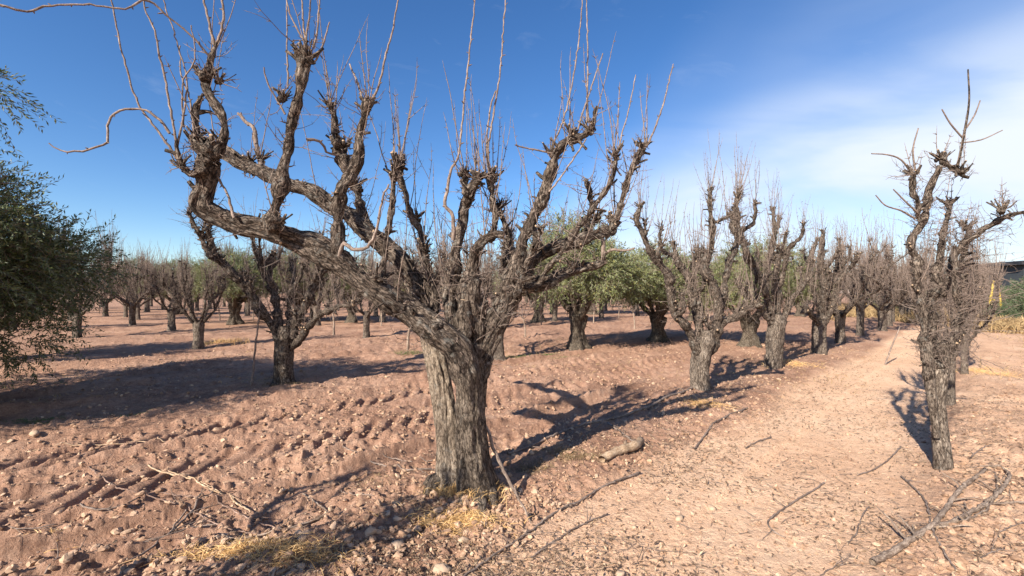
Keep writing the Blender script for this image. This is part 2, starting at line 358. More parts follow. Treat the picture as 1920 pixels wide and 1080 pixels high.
M_DRY = leafmat('weathered_grass', [(0, (.17, .105, .055)), (.5, (.32, .21, .10)), (.85, (.46, .33, .16)), (1, (.22, .16, .08))], (.32, .22, .11), .8)
M_BROWNG = leafmat('brown_grass', [(0, (.12, .075, .045)), (.6, (.24, .16, .09)), (1, (.40, .29, .15))], (.26, .18, .10), .8)
M_GREENG = leafmat('green_grass', [(0, (.05, .09, .02)), (.7, (.09, .14, .035)), (1, (.20, .20, .07))], (.08, .12, .03), .6)
M_LITTER = leafmat('dead_leaves', [(0, (.06, .038, .026)), (.4, (.17, .11, .07)), (.75, (.30, .205, .13)), (1, (.48, .37, .25))], (.20, .13, .085), .8)
def soil(name, attr=True):
    m, t, b = mat(name); b.inputs['Roughness'].default_value = 1; b.inputs['Specular IOR Level'].default_value = .08
    ge = N(t, 'ShaderNodeNewGeometry'); pos = ge.outputs['Position']
    def nz(s, d=6.0, r=.6, dist=0.0):
        n = N(t, 'ShaderNodeTexNoise', i={'Scale': s, 'Detail': d, 'Roughness': r, 'Distortion': dist}); Lk(t, pos, n.inputs['Vector']); return n.outputs[0]
    a = nz(.8, 5); bb = nz(9.0, 8, .7); c = nz(70.0, 5, .7); 
    h = M(t, 'ADD', M(t, 'MULTIPLY', a, .35), M(t, 'ADD', M(t, 'MULTIPLY', bb, .4), M(t, 'MULTIPLY', c, .25)))
    fieldc = ramp(t, h, [(.36, (.165, .088, .058)), (.50, (.355, .207, .140)), (.66, (.53, .35, .25))])
    pathc = ramp(t, h, [(.34, (.50, .30, .188)), (.50, (.68, .44, .29)), (.66, (.78, .555, .385))])
    mx = N(t, 'ShaderNodeMixRGB')
    if attr:
        at = N(t, 'ShaderNodeAttribute', attribute_name='path'); Lk(t, at.outputs['Fac'], mx.inputs[0])
    else: mx.inputs[0].default_value = .35
    Lk(t, fieldc, mx.inputs[1]); Lk(t, pathc, mx.inputs[2])
    vo = N(t, 'ShaderNodeTexVoronoi', i={'Scale': 38.0, 'Randomness': 1.0}); Lk(t, pos, vo.inputs['Vector'])
    sel = N(t, 'ShaderNodeSeparateColor'); Lk(t, vo.outputs['Color'], sel.inputs[0])
    peb = M(t, 'MULTIPLY', ramp(t, vo.outputs['Distance'], [(.18, 1.0), (.30, 0.0)]), M(t, 'GREATER_THAN', sel.outputs[0], .72))
    mp = N(t, 'ShaderNodeMixRGB'); Lk(t, M(t, 'MULTIPLY', peb, .45), mp.inputs[0]); Lk(t, mx.outputs[0], mp.inputs[1])
    Lk(t, ramp(t, sel.outputs[1], [(0.0, (.22, .12, .08)), (.6, (.52, .36, .27)), (1.0, (.66, .53, .44))]), mp.inputs[2])
    Lk(t, mp.outputs[0], b.inputs['Base Color'])
    hh = M(t, 'ADD', M(t, 'MULTIPLY', nz(32.0, 8, .72), 1.0), M(t, 'MULTIPLY', peb, .25))
    bp = N(t, 'ShaderNodeBump', i={'Strength': 1.0, 'Distance': .032}); Lk(t, hh, bp.inputs['Height']); Lk(t, bp.outputs[0], b.inputs['Normal'])
    return m
M_SOIL = soil('red_soil'); M_CLOD = soil('clod_soil', False)
def stonemat(name, a, b_, c):
    m, t, b = mat(name); g = N(t, 'ShaderNodeNewGeometry'); b.inputs['Roughness'].default_value = .9
    n = N(t, 'ShaderNodeTexNoise', i={'Scale': 40.0, 'Detail': 6.0}); Lk(t, g.outputs['Position'], n.inputs['Vector'])
    q = M(t, 'ADD', M(t, 'MULTIPLY', g.outputs['Random Per Island'], .6), M(t, 'MULTIPLY', n.outputs[0], .4)); Lk(t, ramp(t, q, [(.2, a), (.5, b_), (.8, c)]), b.inputs['Base Color'])
    bp = N(t, 'ShaderNodeBump', i={'Strength': .5, 'Distance': .006}); Lk(t, n.outputs[0], bp.inputs['Height']); Lk(t, bp.outputs[0], b.inputs['Normal']); return m
M_STONE = stonemat('pale_stone', (.26, .165, .105), (.36, .25, .17), (.48, .36, .26))
M_GRAVEL = stonemat('soil_clods', (.22, .128, .078), (.35, .218, .138), (.47, .32, .215))

# ------------------------------------------------------------------ ground sheet
def build_ground():
    fx = np.tan(np.radians(56)); c1 = np.arctan(np.linspace(-fx, fx, 1050)); c1 = np.concatenate([c1*.65+np.linspace(c1[0], c1[-1], 1050)*.35])
    c2 = np.linspace(c1[-1], 2*PI+c1[0], 130)[1:-1]; ang = np.concatenate([c1, c2])
    r1 = 1/np.linspace(1/1.7, 1/46., 640); r0 = np.linspace(.05, 1.7, 16)[:-1]; r2 = np.geomspace(46, 4500, 50)[1:]
    r = np.concatenate([r0, r1, r2]); A, Rr = np.meshgrid(ang, r); x = np.sin(A)*Rr; y = np.cos(A)*Rr
    z = ground_z(x, y)*np.clip(1.15-Rr/150, 0, 1); n, k = x.shape
    i = np.arange(n-1)[:, None]*k; j = np.arange(k)[None]; j2 = (j+1) % k
    f = np.stack([i+j, i+k+j, i+k+j2, i+j2], -1).reshape(-1, 4)[:, ::-1]
    f = f[:, ::-1]
    v = np.stack([x, y, z], -1).reshape(-1, 3)
    me = mesh_from('ground', v, f, np.zeros(len(f)), None, [M_SOIL], True, {'path': np.maximum(path_mask(x, y), .62*sm(-2.3, -2.9, st(x, y)[1])).ravel()})
    return me
gme = build_ground()
# centre hole (under the camera) is closed by a tiny fan of its own inside the sheet: radius 5 cm, out of every view
g = obj('ground', gme, None); tag(g, None, None, kind='structure')
if gme.polygons[1000].normal.z < 0: gme.flip_normals()

# ------------------------------------------------------------------ trees
def make_tree_objs(name, trunk, branches, loc, mats_w, mat_t, trunk_mats=None):
    """branches: list of (geo wood, geo twigs) in world coordinates"""
    root = empty(name, loc)
    def fix(gm):
        for i in range(len(gm.v)): gm.v[i] = gm.v[i]-np.array(loc)
        return gm
    obj('trunk', fix(trunk), trunk_mats or mats_w, root)
    for gw, gt in branches:
        if gw.n == 0: continue
        b = obj('branch', fix(gw), mats_w, root)
        if gt.n: obj('twigs', fix(gt), [mat_t, M_CUT], b)
    return root
def trace(pts, d0, d1, jit=0):
    n = len(pts); out = []; rr = []
    for i, (px, py, r) in enumerate(pts):
        d = d0+(d1-d0)*i/(n-1); out.append(P(px, py, d)); rr.append(r*d/F)
    return np.array(out), np.array(rr)

def main_tree():
    rng = np.random.default_rng(7); loc = (-.39, 3.66, 0.02)
    T = Geo()
    # three fused boles; each runs on without a break into one of the big limbs
    def bole(pts, d0, d1, k, ysplit, seed, flare, mat_lo=0, ridge=.014):
        p, r = trace(pts, d0, d1); pp, rr = catmull(p, r*(.81 if flare < .24 else .86), .013); Lt = np.r_[0, np.cumsum(np.linalg.norm(np.diff(pp, axis=0), axis=1))]
        rr = rr*(1+.18*(vn2(Lt/.16+seed, Lt*0, 3)-.5)*2*np.clip((Lt-.9)*2, 0, 1)); wob = np.stack([vn2(Lt/.22+seed, Lt*0+q, seed)-.5 for q in (1, 5, 9)], -1)*.075*np.clip((Lt-1.)*1.5, 0, 1)[:, None]; pp = pp+wob
        g_ = Geo(); ph = seed*.7
        tube(g_, pp, rr, k, rough=.09, seed=seed, ridge=ridge, lobes=lambda th, L, rad: 1+.10*np.cos(3*th+ph+L*1.6)+.06*np.cos(5*th-2.2*L)+.03*np.cos(11*th+3*np.sin(L*3))+1.7*flare*np.exp(-L/.085)*(1+.8*np.cos(5*th+ph)))
        i = int(np.argmin(np.abs(pp[:, 2]-P(0, ysplit, (d0+d1)/2 if False else d0)[2])+10*(Lt > 1.6))); lo, hi = split_geo(g_, k, i)
        v, f, m, b = lo.arrays(); T.add(v, f, mat_lo, b); return hi, pp[i:], rr[i:]
    bl1 = bole([(908, 948, 40), (900, 905, 35), (890, 860, 33), (883, 800, 32), (880, 740, 31), (873, 700, 31), (852, 655, 30), (815, 616, 28), (770, 582, 27), (705, 540, 26), (640, 492, 26), (580, 460, 25), (510, 436, 23), (450, 415, 22), (398, 402, 21), (370, 382, 21), (370, 352, 20), (380, 320, 22), (392, 292, 21)], 3.62, 3.02, 110, 690, 3, .23)
    bl2 = bole([(842, 942, 33), (842, 890, 27), (840, 840, 24), (836, 780, 23), (828, 720, 22), (818, 670, 21), (806, 620, 19), (790, 560, 18), (765, 500, 17), (735, 462, 18), (683, 425, 17), (622, 385, 16), (560, 352, 14), (500, 327, 13), (440, 300, 12), (395, 278, 11), (365, 262, 8)], 3.62, 4.15, 84, 640, 8, .25, 1)  # left bole gets the bark with sunlight painted in
    bl3 = bole([(880, 945, 34), (878, 900, 30), (880, 850, 26), (890, 790, 20), (893, 740, 21), (899, 690, 24), (912, 640, 25), (935, 595, 23), (962, 558, 19), (1005, 533, 15), (1050, 518, 12), (1095, 500, 9), (1130, 488, 6)], 3.56, 3.72, 84, 680, 15, .2)
    for q in ((895, 940, 905, 975), (820, 925, 790, 945), (912, 935, 935, 952), (845, 930, 805, 935), (870, 940, 862, 968), (830, 925, 790, 905)):    # surface roots
        a = P(q[0], q[1]-25, 3.6); bx_, by_ = G(q[2], q[3]); tube(T, *catmull([a, (a+np.array([bx_, by_, 0.03]))/2+[0, 0, -.02], [bx_, by_, -.04]], [.07, .05, .02], .02), 16, rough=.2, seed=q[0], ridge=.006)
    BR = []
    def B(specs, heads=(), dens=1.0, tw=.45, sh=.06, sc=1.0, whips=(), base=None):
        gw, gt = Geo(), Geo()
        if base:
            hi, pk, rk = base; v, f, m, b = hi.arrays(); gw.add(v, f, m, b); dress(gw, gt, pk, rk, rng, dens*.95, sc, tw*.9, sh)
            for _ in range(7):
                i = rng.integers(len(pk)//8, len(pk)); lump(gw, pk[i]+perp(np.array([0, 0, 1.]), rng)*rk[i]*.6, rk[i]*rng.uniform(.35, .55), rng)
        for k, (pts, d0, d1, cut) in enumerate(specs):
            a, r = trace(pts, d0, d1); r = r*.53; L = np.linalg.norm(np.diff(a, axis=0), axis=1).sum()
            pk, rk = limb(gw, a, r, rng, k=max(12, int(28+r.mean()*500)), cut=cut, ridge=.010, rough=.22, wig=.42)
            dress(gw, gt, pk, rk, rng, dens*.95, sc, tw*.9, sh)
            for _ in range(int(L*3)):                          # swellings where old wood was cut away
                i = rng.integers(len(pk)//8, len(pk)); lump(gw, pk[i]+perp(np.array([0, 0, 1.]), rng)*rk[i]*.55, rk[i]*rng.uniform(.35, .6), rng)
        for (px, py, d, r, ns) in heads: head(gw, gt, P(px, py, d), np.array([0, 0, 1.]), r*.6*d/F, rng, ns)
        for pts, d0, d1 in whips:
            a, r = trace(pts, d0, d1); r = r*.48; pk, rk = catmull(a, r, .03); pk = pk+rng.normal(size=pk.shape)*.0022
            tube(gt, pk, rk*(1+.2*rng.random(len(rk))), 6)
            for i in range(2, len(pk)-1, 3):
                t = unit(pk[i]-pk[i-1]); dd = unit(t*.6+perp(t, rng)); l = rng.uniform(.01, .035); tube(gt, [pk[i], pk[i]+dd*l*.6, pk[i]+dd*l], [rk[i]*.7, rk[i]*.75, rk[i]*.3], 4)
        BR.append((gw, gt))
    # 1 the long low limb sweeping left, upturned at its end
    B([([(395, 310, 20), (414, 275, 15), (421, 243, 14), (410, 207, 15), (390, 175, 16), (384, 148, 17), (392, 122, 10), (402, 98, 7), (403, 80, 6)], 3.02, 3.0, True),
       ([(385, 290, 20), (372, 262, 17), (368, 230, 9), (372, 198, 8), (382, 175, 7)], 3.05, 3.03, False),
       ([(392, 310, 16), (360, 325, 13), (340, 308, 10), (332, 285, 7), (328, 262, 5)], 3.02, 2.95, False)],
      base=bl1, heads=[(386, 150, 3.0, 17, 1), (395, 290, 3.02, 24, 1), (372, 270, 3.04, 17, 1), (340, 315, 2.98, 10, 0), (412, 155, 3.02, 10, 0), (705, 520, 3.2, 12, 0), (520, 425, 3.1, 14, 1)],
      dens=.75, tw=.30, sh=.02,
      whips=[([(335, 300, 5), (325, 235, 4), (310, 150, 3.6), (298, 100, 3.3), (290, 58, 3), (272, 14, 2.6), (262, -30, 2.2)], 2.98, 2.85),
             ([(340, 310, 5), (300, 250, 4), (262, 200, 3.4), (240, 140, 3), (222, 70, 2.6), (208, -10, 2.2)], 2.98, 2.8),
             ([(318, 250, 5), (300, 225, 4.4), (272, 207, 4), (235, 204, 4), (208, 220, 4), (200, 245, 4), (202, 266, 4), (180, 276, 3.6), (140, 284, 3.2), (115, 283, 2.8), (92, 270, 2)], 2.95, 2.75),
             ([(395, 108, 5), (375, 85, 4), (345, 55, 3.6), (318, 35, 3.5), (290, 8, 3.8), (268, 0, 4.5), (235, 16, 3.3), (180, 10, 3.2), (110, 9, 3.6), (50, 20, 4), (10, 12, 4.4), (-60, -5, 5)], 2.99, 2.5),
             ([(402, 85, 5), (393, 45, 4.2), (383, 5, 3.6), (372, -60, 2.6)], 3.0, 2.98), ([(404, 84, 5), (414, 60, 4.4), (419, 25, 4), (414, -50, 3)], 3.0, 3.02),
             ([(330, 290, 4), (345, 210, 3), (350, 150, 2.6), (335, 90, 2.2), (300, -20, 1.8)], 2.98, 3.0), ([(365, 260, 3.4), (356, 190, 3), (340, 140, 2.4), (336, 85, 2)], 3.0, 3.1),
             ([(345, 240, 3), (342, 160, 2.5), (365, 110, 2.2), (358, 48, 1.8)], 3.0, 2.9)])
    # 2 long limb behind the first
    B([], base=bl2,
      heads=[(470, 305, 4.1, 12, 1), (490, 300, 4.1, 10, 1)], dens=1.0, tw=.35, sh=.04,
      whips=[([(490, 310, 9), (480, 270, 8), (476, 240, 7), (462, 230, 6), (446, 212, 5)], 4.1, 4.1), ([(395, 310, 4), (425, 360, 4), (433, 390, 5), (440, 410, 6)], 3.1, 3.1)])
    # 3 thick stub with a broken top
    B([([(505, 440, 25), (512, 400, 22), (524, 355, 21), (536, 310, 19), (546, 262, 19), (553, 215, 18), (560, 165, 17), (566, 125, 18), (572, 96, 20)], 3.10, 3.02, True),
       ([(574, 108, 9), (573, 90, 7), (574, 78, 6)], 3.02, 3.02, True), ([(560, 112, 8), (552, 92, 4), (549, 76, 3)], 3.0, 3.0, True)],
      heads=[(578, 112, 3.02, 15, 1), (530, 185, 3.0, 11, 0)], dens=.9, tw=.34, sh=.04,
      whips=[([(572, 84, 4), (578, 40, 3), (585, -20, 2.4)], 3.02, 3.02), ([(574, 84, 4), (568, 40, 3), (566, -30, 2.4)], 3.02, 3.05), ([(583, 95, 5), (570, 78, 4), (555, 50, 3), (540, 15, 2.4), (538, -20, 2)], 3.02, 3.0),
             ([(588, 90, 4), (596, 50, 3), (600, -20, 2.4)], 3.02, 3.0), ([(588, 118, 3.5), (605, 85, 3), (618, 40, 2)], 3.02, 3.05), ([(540, 165, 3.5), (538, 80, 2.6), (538, -20, 2)], 3.05, 3.1),
             ([(535, 215, 4), (515, 180, 3), (500, 150, 3), (494, 125, 2)], 3.0, 2.9), ([(575, 262, 6), (600, 265, 5), (612, 285, 4.5), (640, 292, 4), (660, 292, 3)], 3.05, 3.3)])
    # 4 forked stub
    B([([(632, 482, 22), (634, 435, 22), (636, 395, 24), (648, 355, 23), (664, 320, 21), (672, 285, 18), (673, 250, 15), (682, 218, 15), (690, 192, 16)], 3.22, 3.2, True),
       ([(655, 330, 20), (642, 295, 18), (632, 255, 13), (626, 222, 10), (619, 200, 10)], 3.25, 3.3, False)],
      heads=[(618, 200, 3.3, 14, 3), (640, 280, 3.25, 22, 0), (690, 198, 3.2, 13, 2)], dens=1.2, tw=.4, sh=.05,
      whips=[([(692, 195, 4.5), (708, 165, 4), (722, 108, 3.4), (738, 50, 2.8), (748, -20, 2.2)], 3.2, 3.1), ([(680, 190, 5), (672, 160, 4), (655, 120, 3)], 3.2, 3.3), ([(635, 480, 6), (645, 455, 7), (662, 468, 7), (690, 462, 6), (706, 430, 5), (715, 380, 4), (730, 345, 3)], 3.1, 3.0)])
    B([([(690, 455, 18), (682, 415, 15), (674, 385, 14), (668, 350, 13)], 4.0, 4.0, True)], heads=[(668, 352, 4.0, 14, 1)], dens=1.1)
    # 5 slim dark uprights from the low limb
    B([([(722, 560, 11), (720, 500, 9), (727, 430, 9), (736, 375, 10), (739, 335, 9), (744, 300, 8)], 3.36, 3.34, True)], heads=[(738, 325, 3.34, 11, 2)], dens=1.1)
    B([([(806, 560, 15), (800, 490, 11), (784, 430, 12), (766, 385, 12), (755, 340, 12), (748, 305, 11)], 3.8, 3.9, True)], heads=[(750, 308, 3.9, 15, 3), (780, 410, 3.85, 10, 1)], dens=1.3)
    B([([(815, 600, 16), (812, 540, 13), (800, 500, 11), (796, 470, 9)], 3.7, 3.72, True)], heads=[(797, 470, 3.7, 10, 1)], dens=1.3)
    # 7 centre
    B([([(868, 700, 34), (850, 610, 30), (848, 530, 24), (852, 470, 21), (866, 415, 20), (880, 372, 18), (892, 342, 14), (915, 322, 10)], 3.66, 3.55, True),
       ([(880, 375, 13), (872, 345, 11), (868, 322, 9)], 3.57, 3.55, True)],
      heads=[(895, 340, 3.55, 15, 3), (870, 330, 3.55, 11, 1), (880, 365, 3.55, 14, 0)], dens=1.3, tw=.4,
      whips=[([(850, 450, 8), (850, 418, 7), (846, 398, 7), (834, 386, 6.5), (838, 360, 6), (842, 335, 5.5), (846, 318, 5), (860, 290, 4), (868, 215, 3.6), (880, 100, 3), (893, -20, 2.4)], 3.5, 3.4)])
    # 8 stout middle limb and the bent elbow
    B([([(885, 720, 34), (888, 620, 38), (885, 550, 34), (892, 490, 24), (908, 458, 21), (930, 440, 16), (945, 436, 12)], 3.62, 3.5, True),
       ([(920, 455, 15), (927, 410, 11), (923, 375, 11), (920, 345, 12), (922, 322, 10)], 3.6, 3.65, True),
       ([(945, 500, 14), (955, 455, 10), (945, 420, 9), (936, 390, 8)], 3.8, 3.85, True)],
      heads=[(922, 335, 3.65, 16, 3), (938, 392, 3.8, 11, 2)], dens=1.5, tw=.45,
      whips=[([(918, 325, 5), (915, 280, 4), (925, 215, 3.6), (938, 130, 3), (949, -20, 2.2)], 3.6, 3.5), ([(916, 325, 4), (912, 270, 3.2), (920, 200, 2.8), (930, 170, 2.2)], 3.6, 3.5)])
    B([([(960, 560, 14), (1000, 500, 10), (1005, 450, 9), (1003, 400, 8)], 3.95, 4.1, True)], heads=[(1003, 405, 4.1, 10, 2)], dens=1.6)
    # 9.. right limbs
    B([], base=bl3, heads=[(1075, 505, 3.7, 12, 1)], dens=1.8, tw=.5, sh=.05,
      whips=[([(1130, 490, 9), (1131, 465, 8), (1130, 448, 8)], 3.7, 3.7), ([(1130, 480, 6), (1145, 468, 5), (1170, 470, 4), (1190, 465, 3)], 3.7, 3.6)])
    B([([(935, 600, 26), (958, 530, 24), (972, 478, 22), (992, 425, 20), (1015, 375, 18), (1032, 325, 17), (1046, 288, 16), (1070, 256, 15)], 3.64, 3.5, True),
       ([(1062, 265, 13), (1085, 258, 12), (1103, 250, 11), (1115, 232, 8), (1116, 212, 6), (1117, 200, 5)], 3.5, 3.45, True)],
      heads=[(1072, 254, 3.5, 14, 2), (1035, 290, 3.5, 10, 1), (1105, 248, 3.46, 10, 1)], dens=1.1, tw=.4,
      whips=[([(1032, 285, 4), (1062, 205, 3), (1082, 100, 2.6), (1092, 0, 2), (1093, -30, 2)], 3.5, 3.4), ([(1080, 250, 4), (1100, 190, 3), (1130, 100, 2.2)], 3.5, 3.5), ([(1100, 240, 4), (1102, 120, 2.6), (1100, -10, 2)], 3.5, 3.6), ([(1040, 290, 4), (1000, 280, 3.2), (965, 272, 2.6)], 3.5, 3.4),
             ([(1100, 260, 3), (1060, 320, 3.2), (1030, 360, 4)], 3.45, 3.5)])
    B([([(950, 590, 22), (985, 505, 21), (1035, 470, 20), (1085, 450, 19), (1130, 436, 17), (1152, 420, 14)], 3.72, 3.95, True),
       ([(1100, 450, 12), (1102, 415, 9), (1108, 385, 9), (1102, 350, 8), (1100, 335, 7)], 3.9, 3.9, True)], heads=[(1150, 420, 3.95, 17, 1), (1118, 412, 3.9, 11, 0), (1145, 432, 3.92, 15, 1)], dens=1.7, tw=.5, sh=.05)
    B([([(1005, 545, 11), (1030, 500, 9), (1060, 465, 9), (1090, 420, 9), (1115, 385, 8), (1145, 340, 8), (1155, 305, 8), (1150, 285, 7)], 3.55, 3.4, True)], heads=[(1153, 295, 3.4, 10, 2)], dens=1.0, tw=.4)
    B([([(965, 560, 12), (985, 500, 9), (1005, 455, 8), (1020, 420, 7)], 3.5, 3.4, True)], dens=1.4)
    B([([(1142, 440, 13), (1158, 400, 11), (1172, 350, 10), (1188, 308, 9), (1202, 280, 9), (1218, 268, 6)], 3.9, 3.8, True)], heads=[(1205, 278, 3.8, 9, 2)], dens=1.2, tw=.4,
      whips=[([(1212, 275, 4), (1228, 240, 3.4), (1245, 190, 2.6), (1262, 120, 2)], 3.8, 3.7), ([(1165, 330, 3), (1155, 300, 3), (1180, 200, 2.2), (1192, 140, 1.8)], 3.8, 3.8)])
    # low inner tangle
    gw, gt = Geo(), Geo()
    for _ in range(130):
        px = rng.uniform(770, 1060); py = rng.uniform(440, 640)-max(0, (px-900))*.30; d = rng.uniform(3.4, 3.95)
        twig(gt, P(px, py, d), unit(rng.normal(size=3)*[1, 1, .6]+[.1, 0, .5]), rng.uniform(.08, .42), rng.uniform(.002, .004), rng, .03, .2, 3, 4, fork=1)
    a, r = trace([(870, 640, 14), (868, 590, 11), (872, 560, 8)], 3.5, 3.5); limb(gw, a, r, rng, 14, cut=True)
    BR.append((gw, gt))
    root = make_tree_objs('pear_tree', T, BR, loc, [M_BARK, M_CUT], M_TWIG, [M_BARKT, M_BARKLIT])
    return root
t = main_tree()
tag(t, 'large gnarled bare tree in the foreground, its long low limb reaching left', 'tree', 'bare pruned trees of the orchard')

def gen_tree(seed, H=3.0, R=.15, nl=6, tall=.85, dens=1.0, sc=1.0, detail=1, shoots=2, lean=(0, 0), spec=None):
    """vase-shaped pruned tree at the origin: trunk, rising crooked limbs with uprights and pruning heads"""
    rng = np.random.default_rng(seed); T = Geo(); k = 48 if detail else 20
    th = tall*rng.uniform(.9, 1.1); lx, ly = lean
    pts = [[0, 0, -.06], [0, 0, .08], [lx*.4, ly*.4, th*.5], [lx, ly, th], [lx*1.1, ly*1.1, th+.18]]
    p, r = catmull(pts, [R*1.3, R*1.08, R*.92, R*1.05, R*.7], .02 if detail else .06)
    ph = rng.uniform(0, 6)
    tube(T, p, r, k, rough=.10, seed=seed, lobes=lambda th_, L, rad: 1+.09*np.cos(3*th_+ph+L)+.3*np.exp(-L/.1)*(.8+np.cos(5*th_+ph)*.6), ridge=.012 if detail else .008)
    BR = []; a0 = rng.uniform(0, 6)
    for i in range(nl):
        gw, gt = Geo(), Geo(); az_ = a0+i*2*PI/nl+rng.normal()*.22; reach = rng.uniform(.5, 1.3)*(H/3); top = th+(H*.86-th)*rng.uniform(.62, 1.0)
        if spec: az_, reach, top = spec[i]
        o = np.array([math.cos(az_), math.sin(az_), 0]); b0 = np.array([lx, ly, th*rng.uniform(.88, 1.02)]); dz = top-b0[2]
        side = perp(o, rng)*[1, 1, 0]*.20; r0 = R*rng.uniform(.25, .37)
        ctrl = [b0-o*.02-[0, 0, .05], b0+o*reach*.30+[0, 0, dz*.15], b0+o*reach*.62+side+[0, 0, dz*.38], b0+o*reach*.85+side*1.4+[0, 0, dz*.60], b0+o*reach*(.95+.1*rng.random())-side*.3+[0, 0, dz*.80], b0+o*reach*(1+.12*rng.normal())+[0, 0, dz]]
        ctrl = np.array(ctrl)+np.vstack([np.zeros((2, 3)), rng.normal(size=(4, 3))*[.06, .06, .03]])
        pk, rk = limb(gw, ctrl, [r0*1.25, r0, r0*.82, r0*.72, r0*.55, r0*.5], rng, k=20 if detail else 9, ridge=.007, step=.03 if detail else .07, wig=.5, cut=True)
        dress(gw, gt, pk, rk, rng, dens, sc, .42, .07, .12)
        head(gw, gt, pk[-1], np.array([0, 0, 1.]), r0*.55, rng, shoots, sc=sc)
        nb = int(rng.integers(3, 5))
        for j in range(nb):                                   # uprights
            q = rng.uniform(.35, .8); ii = int(q*len(pk)); d = unit(np.array([0, 0, 1.])+o*rng.uniform(-.5, .5)+perp(o, rng)*rng.uniform(.1, .6)); L = rng.uniform(.3, .75)*(H/3)
            r1 = rk[ii]*rng.uniform(.55, .8); c = [pk[ii], pk[ii]+d*L*.4+rng.normal(size=3)*.03, pk[ii]+unit(d+[0, 0, .8])*L]
            pu, ru = limb(gw, c, [r1*1.1, r1*.85, r1*.7], rng, k=14 if detail else 7, ridge=.005, step=.03 if detail else .08, wig=.6, cut=True)
            dress(gw, gt, pu, ru, rng, dens*1.1, sc, .42, .06); head(gw, gt, pu[-1], d, r1*.8, rng, shoots, sc=sc)
        BR.append((gw, gt))
    return T, BR
def merge(gl):
    g = Geo()
    for q in gl:
        for v, f, m, b in zip(q.v, q.f, q.m, q.b):
            pass
        if q.n:
            v, f, m, b = q.arrays(); g.add(v, f, m, b)
    return g
def finish_tree(name, T, BR, loc=(0, 0, 0), full=True, rz=0, sc=1, twm=None):
    root = empty(name, loc, rz); root.scale = (sc, sc, sc); obj('trunk', T, [M_BARK2, M_CUT], root)
    if full:
        for gw, gt in BR:
            b = obj('branch', gw, [M_BARK, M_CUT], root); obj('twigs', gt, [twm or M_TWIG, M_CUT], b)
    else:
        c = obj('crown', merge([g for g, _ in BR]), [M_BARK, M_CUT], root); obj('twigs', merge([g for _, g in BR]), [twm or M_TWIG, M_CUT], c)
    return root
G_ROW = 'bare trees in the row beside the dirt path'
# --- second tree of the row, limbs after the photograph
def traced_tree(seed, D, trunk, limbs, dens=1.15, sc=1.15, mw=None, rs_=.62, sh=.10):
    """a tree of the rows whose trunk and limbs follow the photograph; limbs: (points, depth0, depth1, shoots)"""
    rng = np.random.default_rng(seed); T = Geo(); p, r = trace(trunk, D, D); pp, rr = catmull(p, r*.78, .02); ph = rng.uniform(0, 6)
    tube(T, pp, rr, 64, rough=.09, seed=seed, lobes=lambda th, L, rad: 1+.12*np.cos(3*th+L+ph)+.25*np.exp(-L/.08)*(.8+.6*np.cos(5*th)), ridge=.016)
    BR = []
    for pts, d0, d1, ns in limbs:
        gw, gt = Geo(), Geo(); a, r = trace(pts, d0, d1); pk, rk = limb(gw, a, r*rs_, rng, k=18, cut=True, wig=.5); dress(gw, gt, pk, rk, rng, dens, sc, .45, sh)
        head(gw, gt, pk[-1], np.array([0, 0, 1.]), rk[-1]*1.35, rng, ns, (.4, 1.15))
        for _ in range(int(rng.integers(2, 5))):
            ii = int(rng.uniform(.3, .9)*len(pk)); d = unit(np.array([0, 0, 1.])+rng.normal(size=3)*[.8, .8, .1]); L = rng.uniform(.2, .6); r1 = rk[ii]*rng.uniform(.5, .75)
            pu, ru = limb(gw, [pk[ii], pk[ii]+d*L*.5+rng.normal(size=3)*.03, pk[ii]+unit(d+[0, 0, .6])*L], [r1*1.1, r1*.85, r1*.7], rng, k=12, wig=.6, cut=True)
            dress(gw, gt, pu, ru, rng, dens, sc, .45, sh); head(gw, gt, pu[-1], d, r1*.9, rng, 2, (.3, .9))
        BR.append((gw, gt))
    x, y = G(*trunk[0][:2]); return make_tree_objs('pear_tree', T, BR, ((trunk[1][0]-CX)/F*D, D, 0), [mw or M_BARK, M_CUT], M_TWIG, [M_BARK2, M_CUT] if not mw else None)
D = 7.08
t = traced_tree(22, D, [(1316, 745, 25), (1315, 725, 21), (1314, 695, 20), (1318, 665, 22), (1324, 640, 24), (1326, 620, 16)], [
    ([(1314, 672, 12), (1290, 620, 11), (1270, 592, 10), (1262, 565, 11), (1258, 535, 13), (1240, 500, 13), (1220, 475, 11), (1206, 445, 9), (1196, 415, 8), (1200, 390, 6)], D, 6.6, 5),
    ([(1318, 668, 14), (1312, 600, 12), (1308, 560, 11), (1290, 520, 10), (1270, 485, 9), (1262, 462, 7)], D, 7.5, 5),
    ([(1326, 668, 15), (1342, 605, 14), (1346, 565, 13), (1334, 530, 14), (1322, 508, 12), (1330, 470, 9), (1336, 430, 8), (1332, 390, 6), (1332, 362, 5)], D, 6.9, 5),
    ([(1330, 668, 13), (1352, 612, 10), (1385, 590, 9), (1415, 570, 7)], D, 7.0, 2),
    ([(1330, 660, 13), (1358, 540, 10), (1368, 490, 9), (1385, 450, 8), (1384, 420, 7), (1382, 372, 5)], 7.2, 7.7, 6),
    ([(1322, 660, 12), (1295, 560, 9), (1300, 520, 9), (1310, 478, 8)], 7.1, 7.6, 4)], sh=.07)
tag(t, 'bare crooked tree behind the big foreground tree, second in the row by the path', 'tree', G_ROW)
D = 9.13
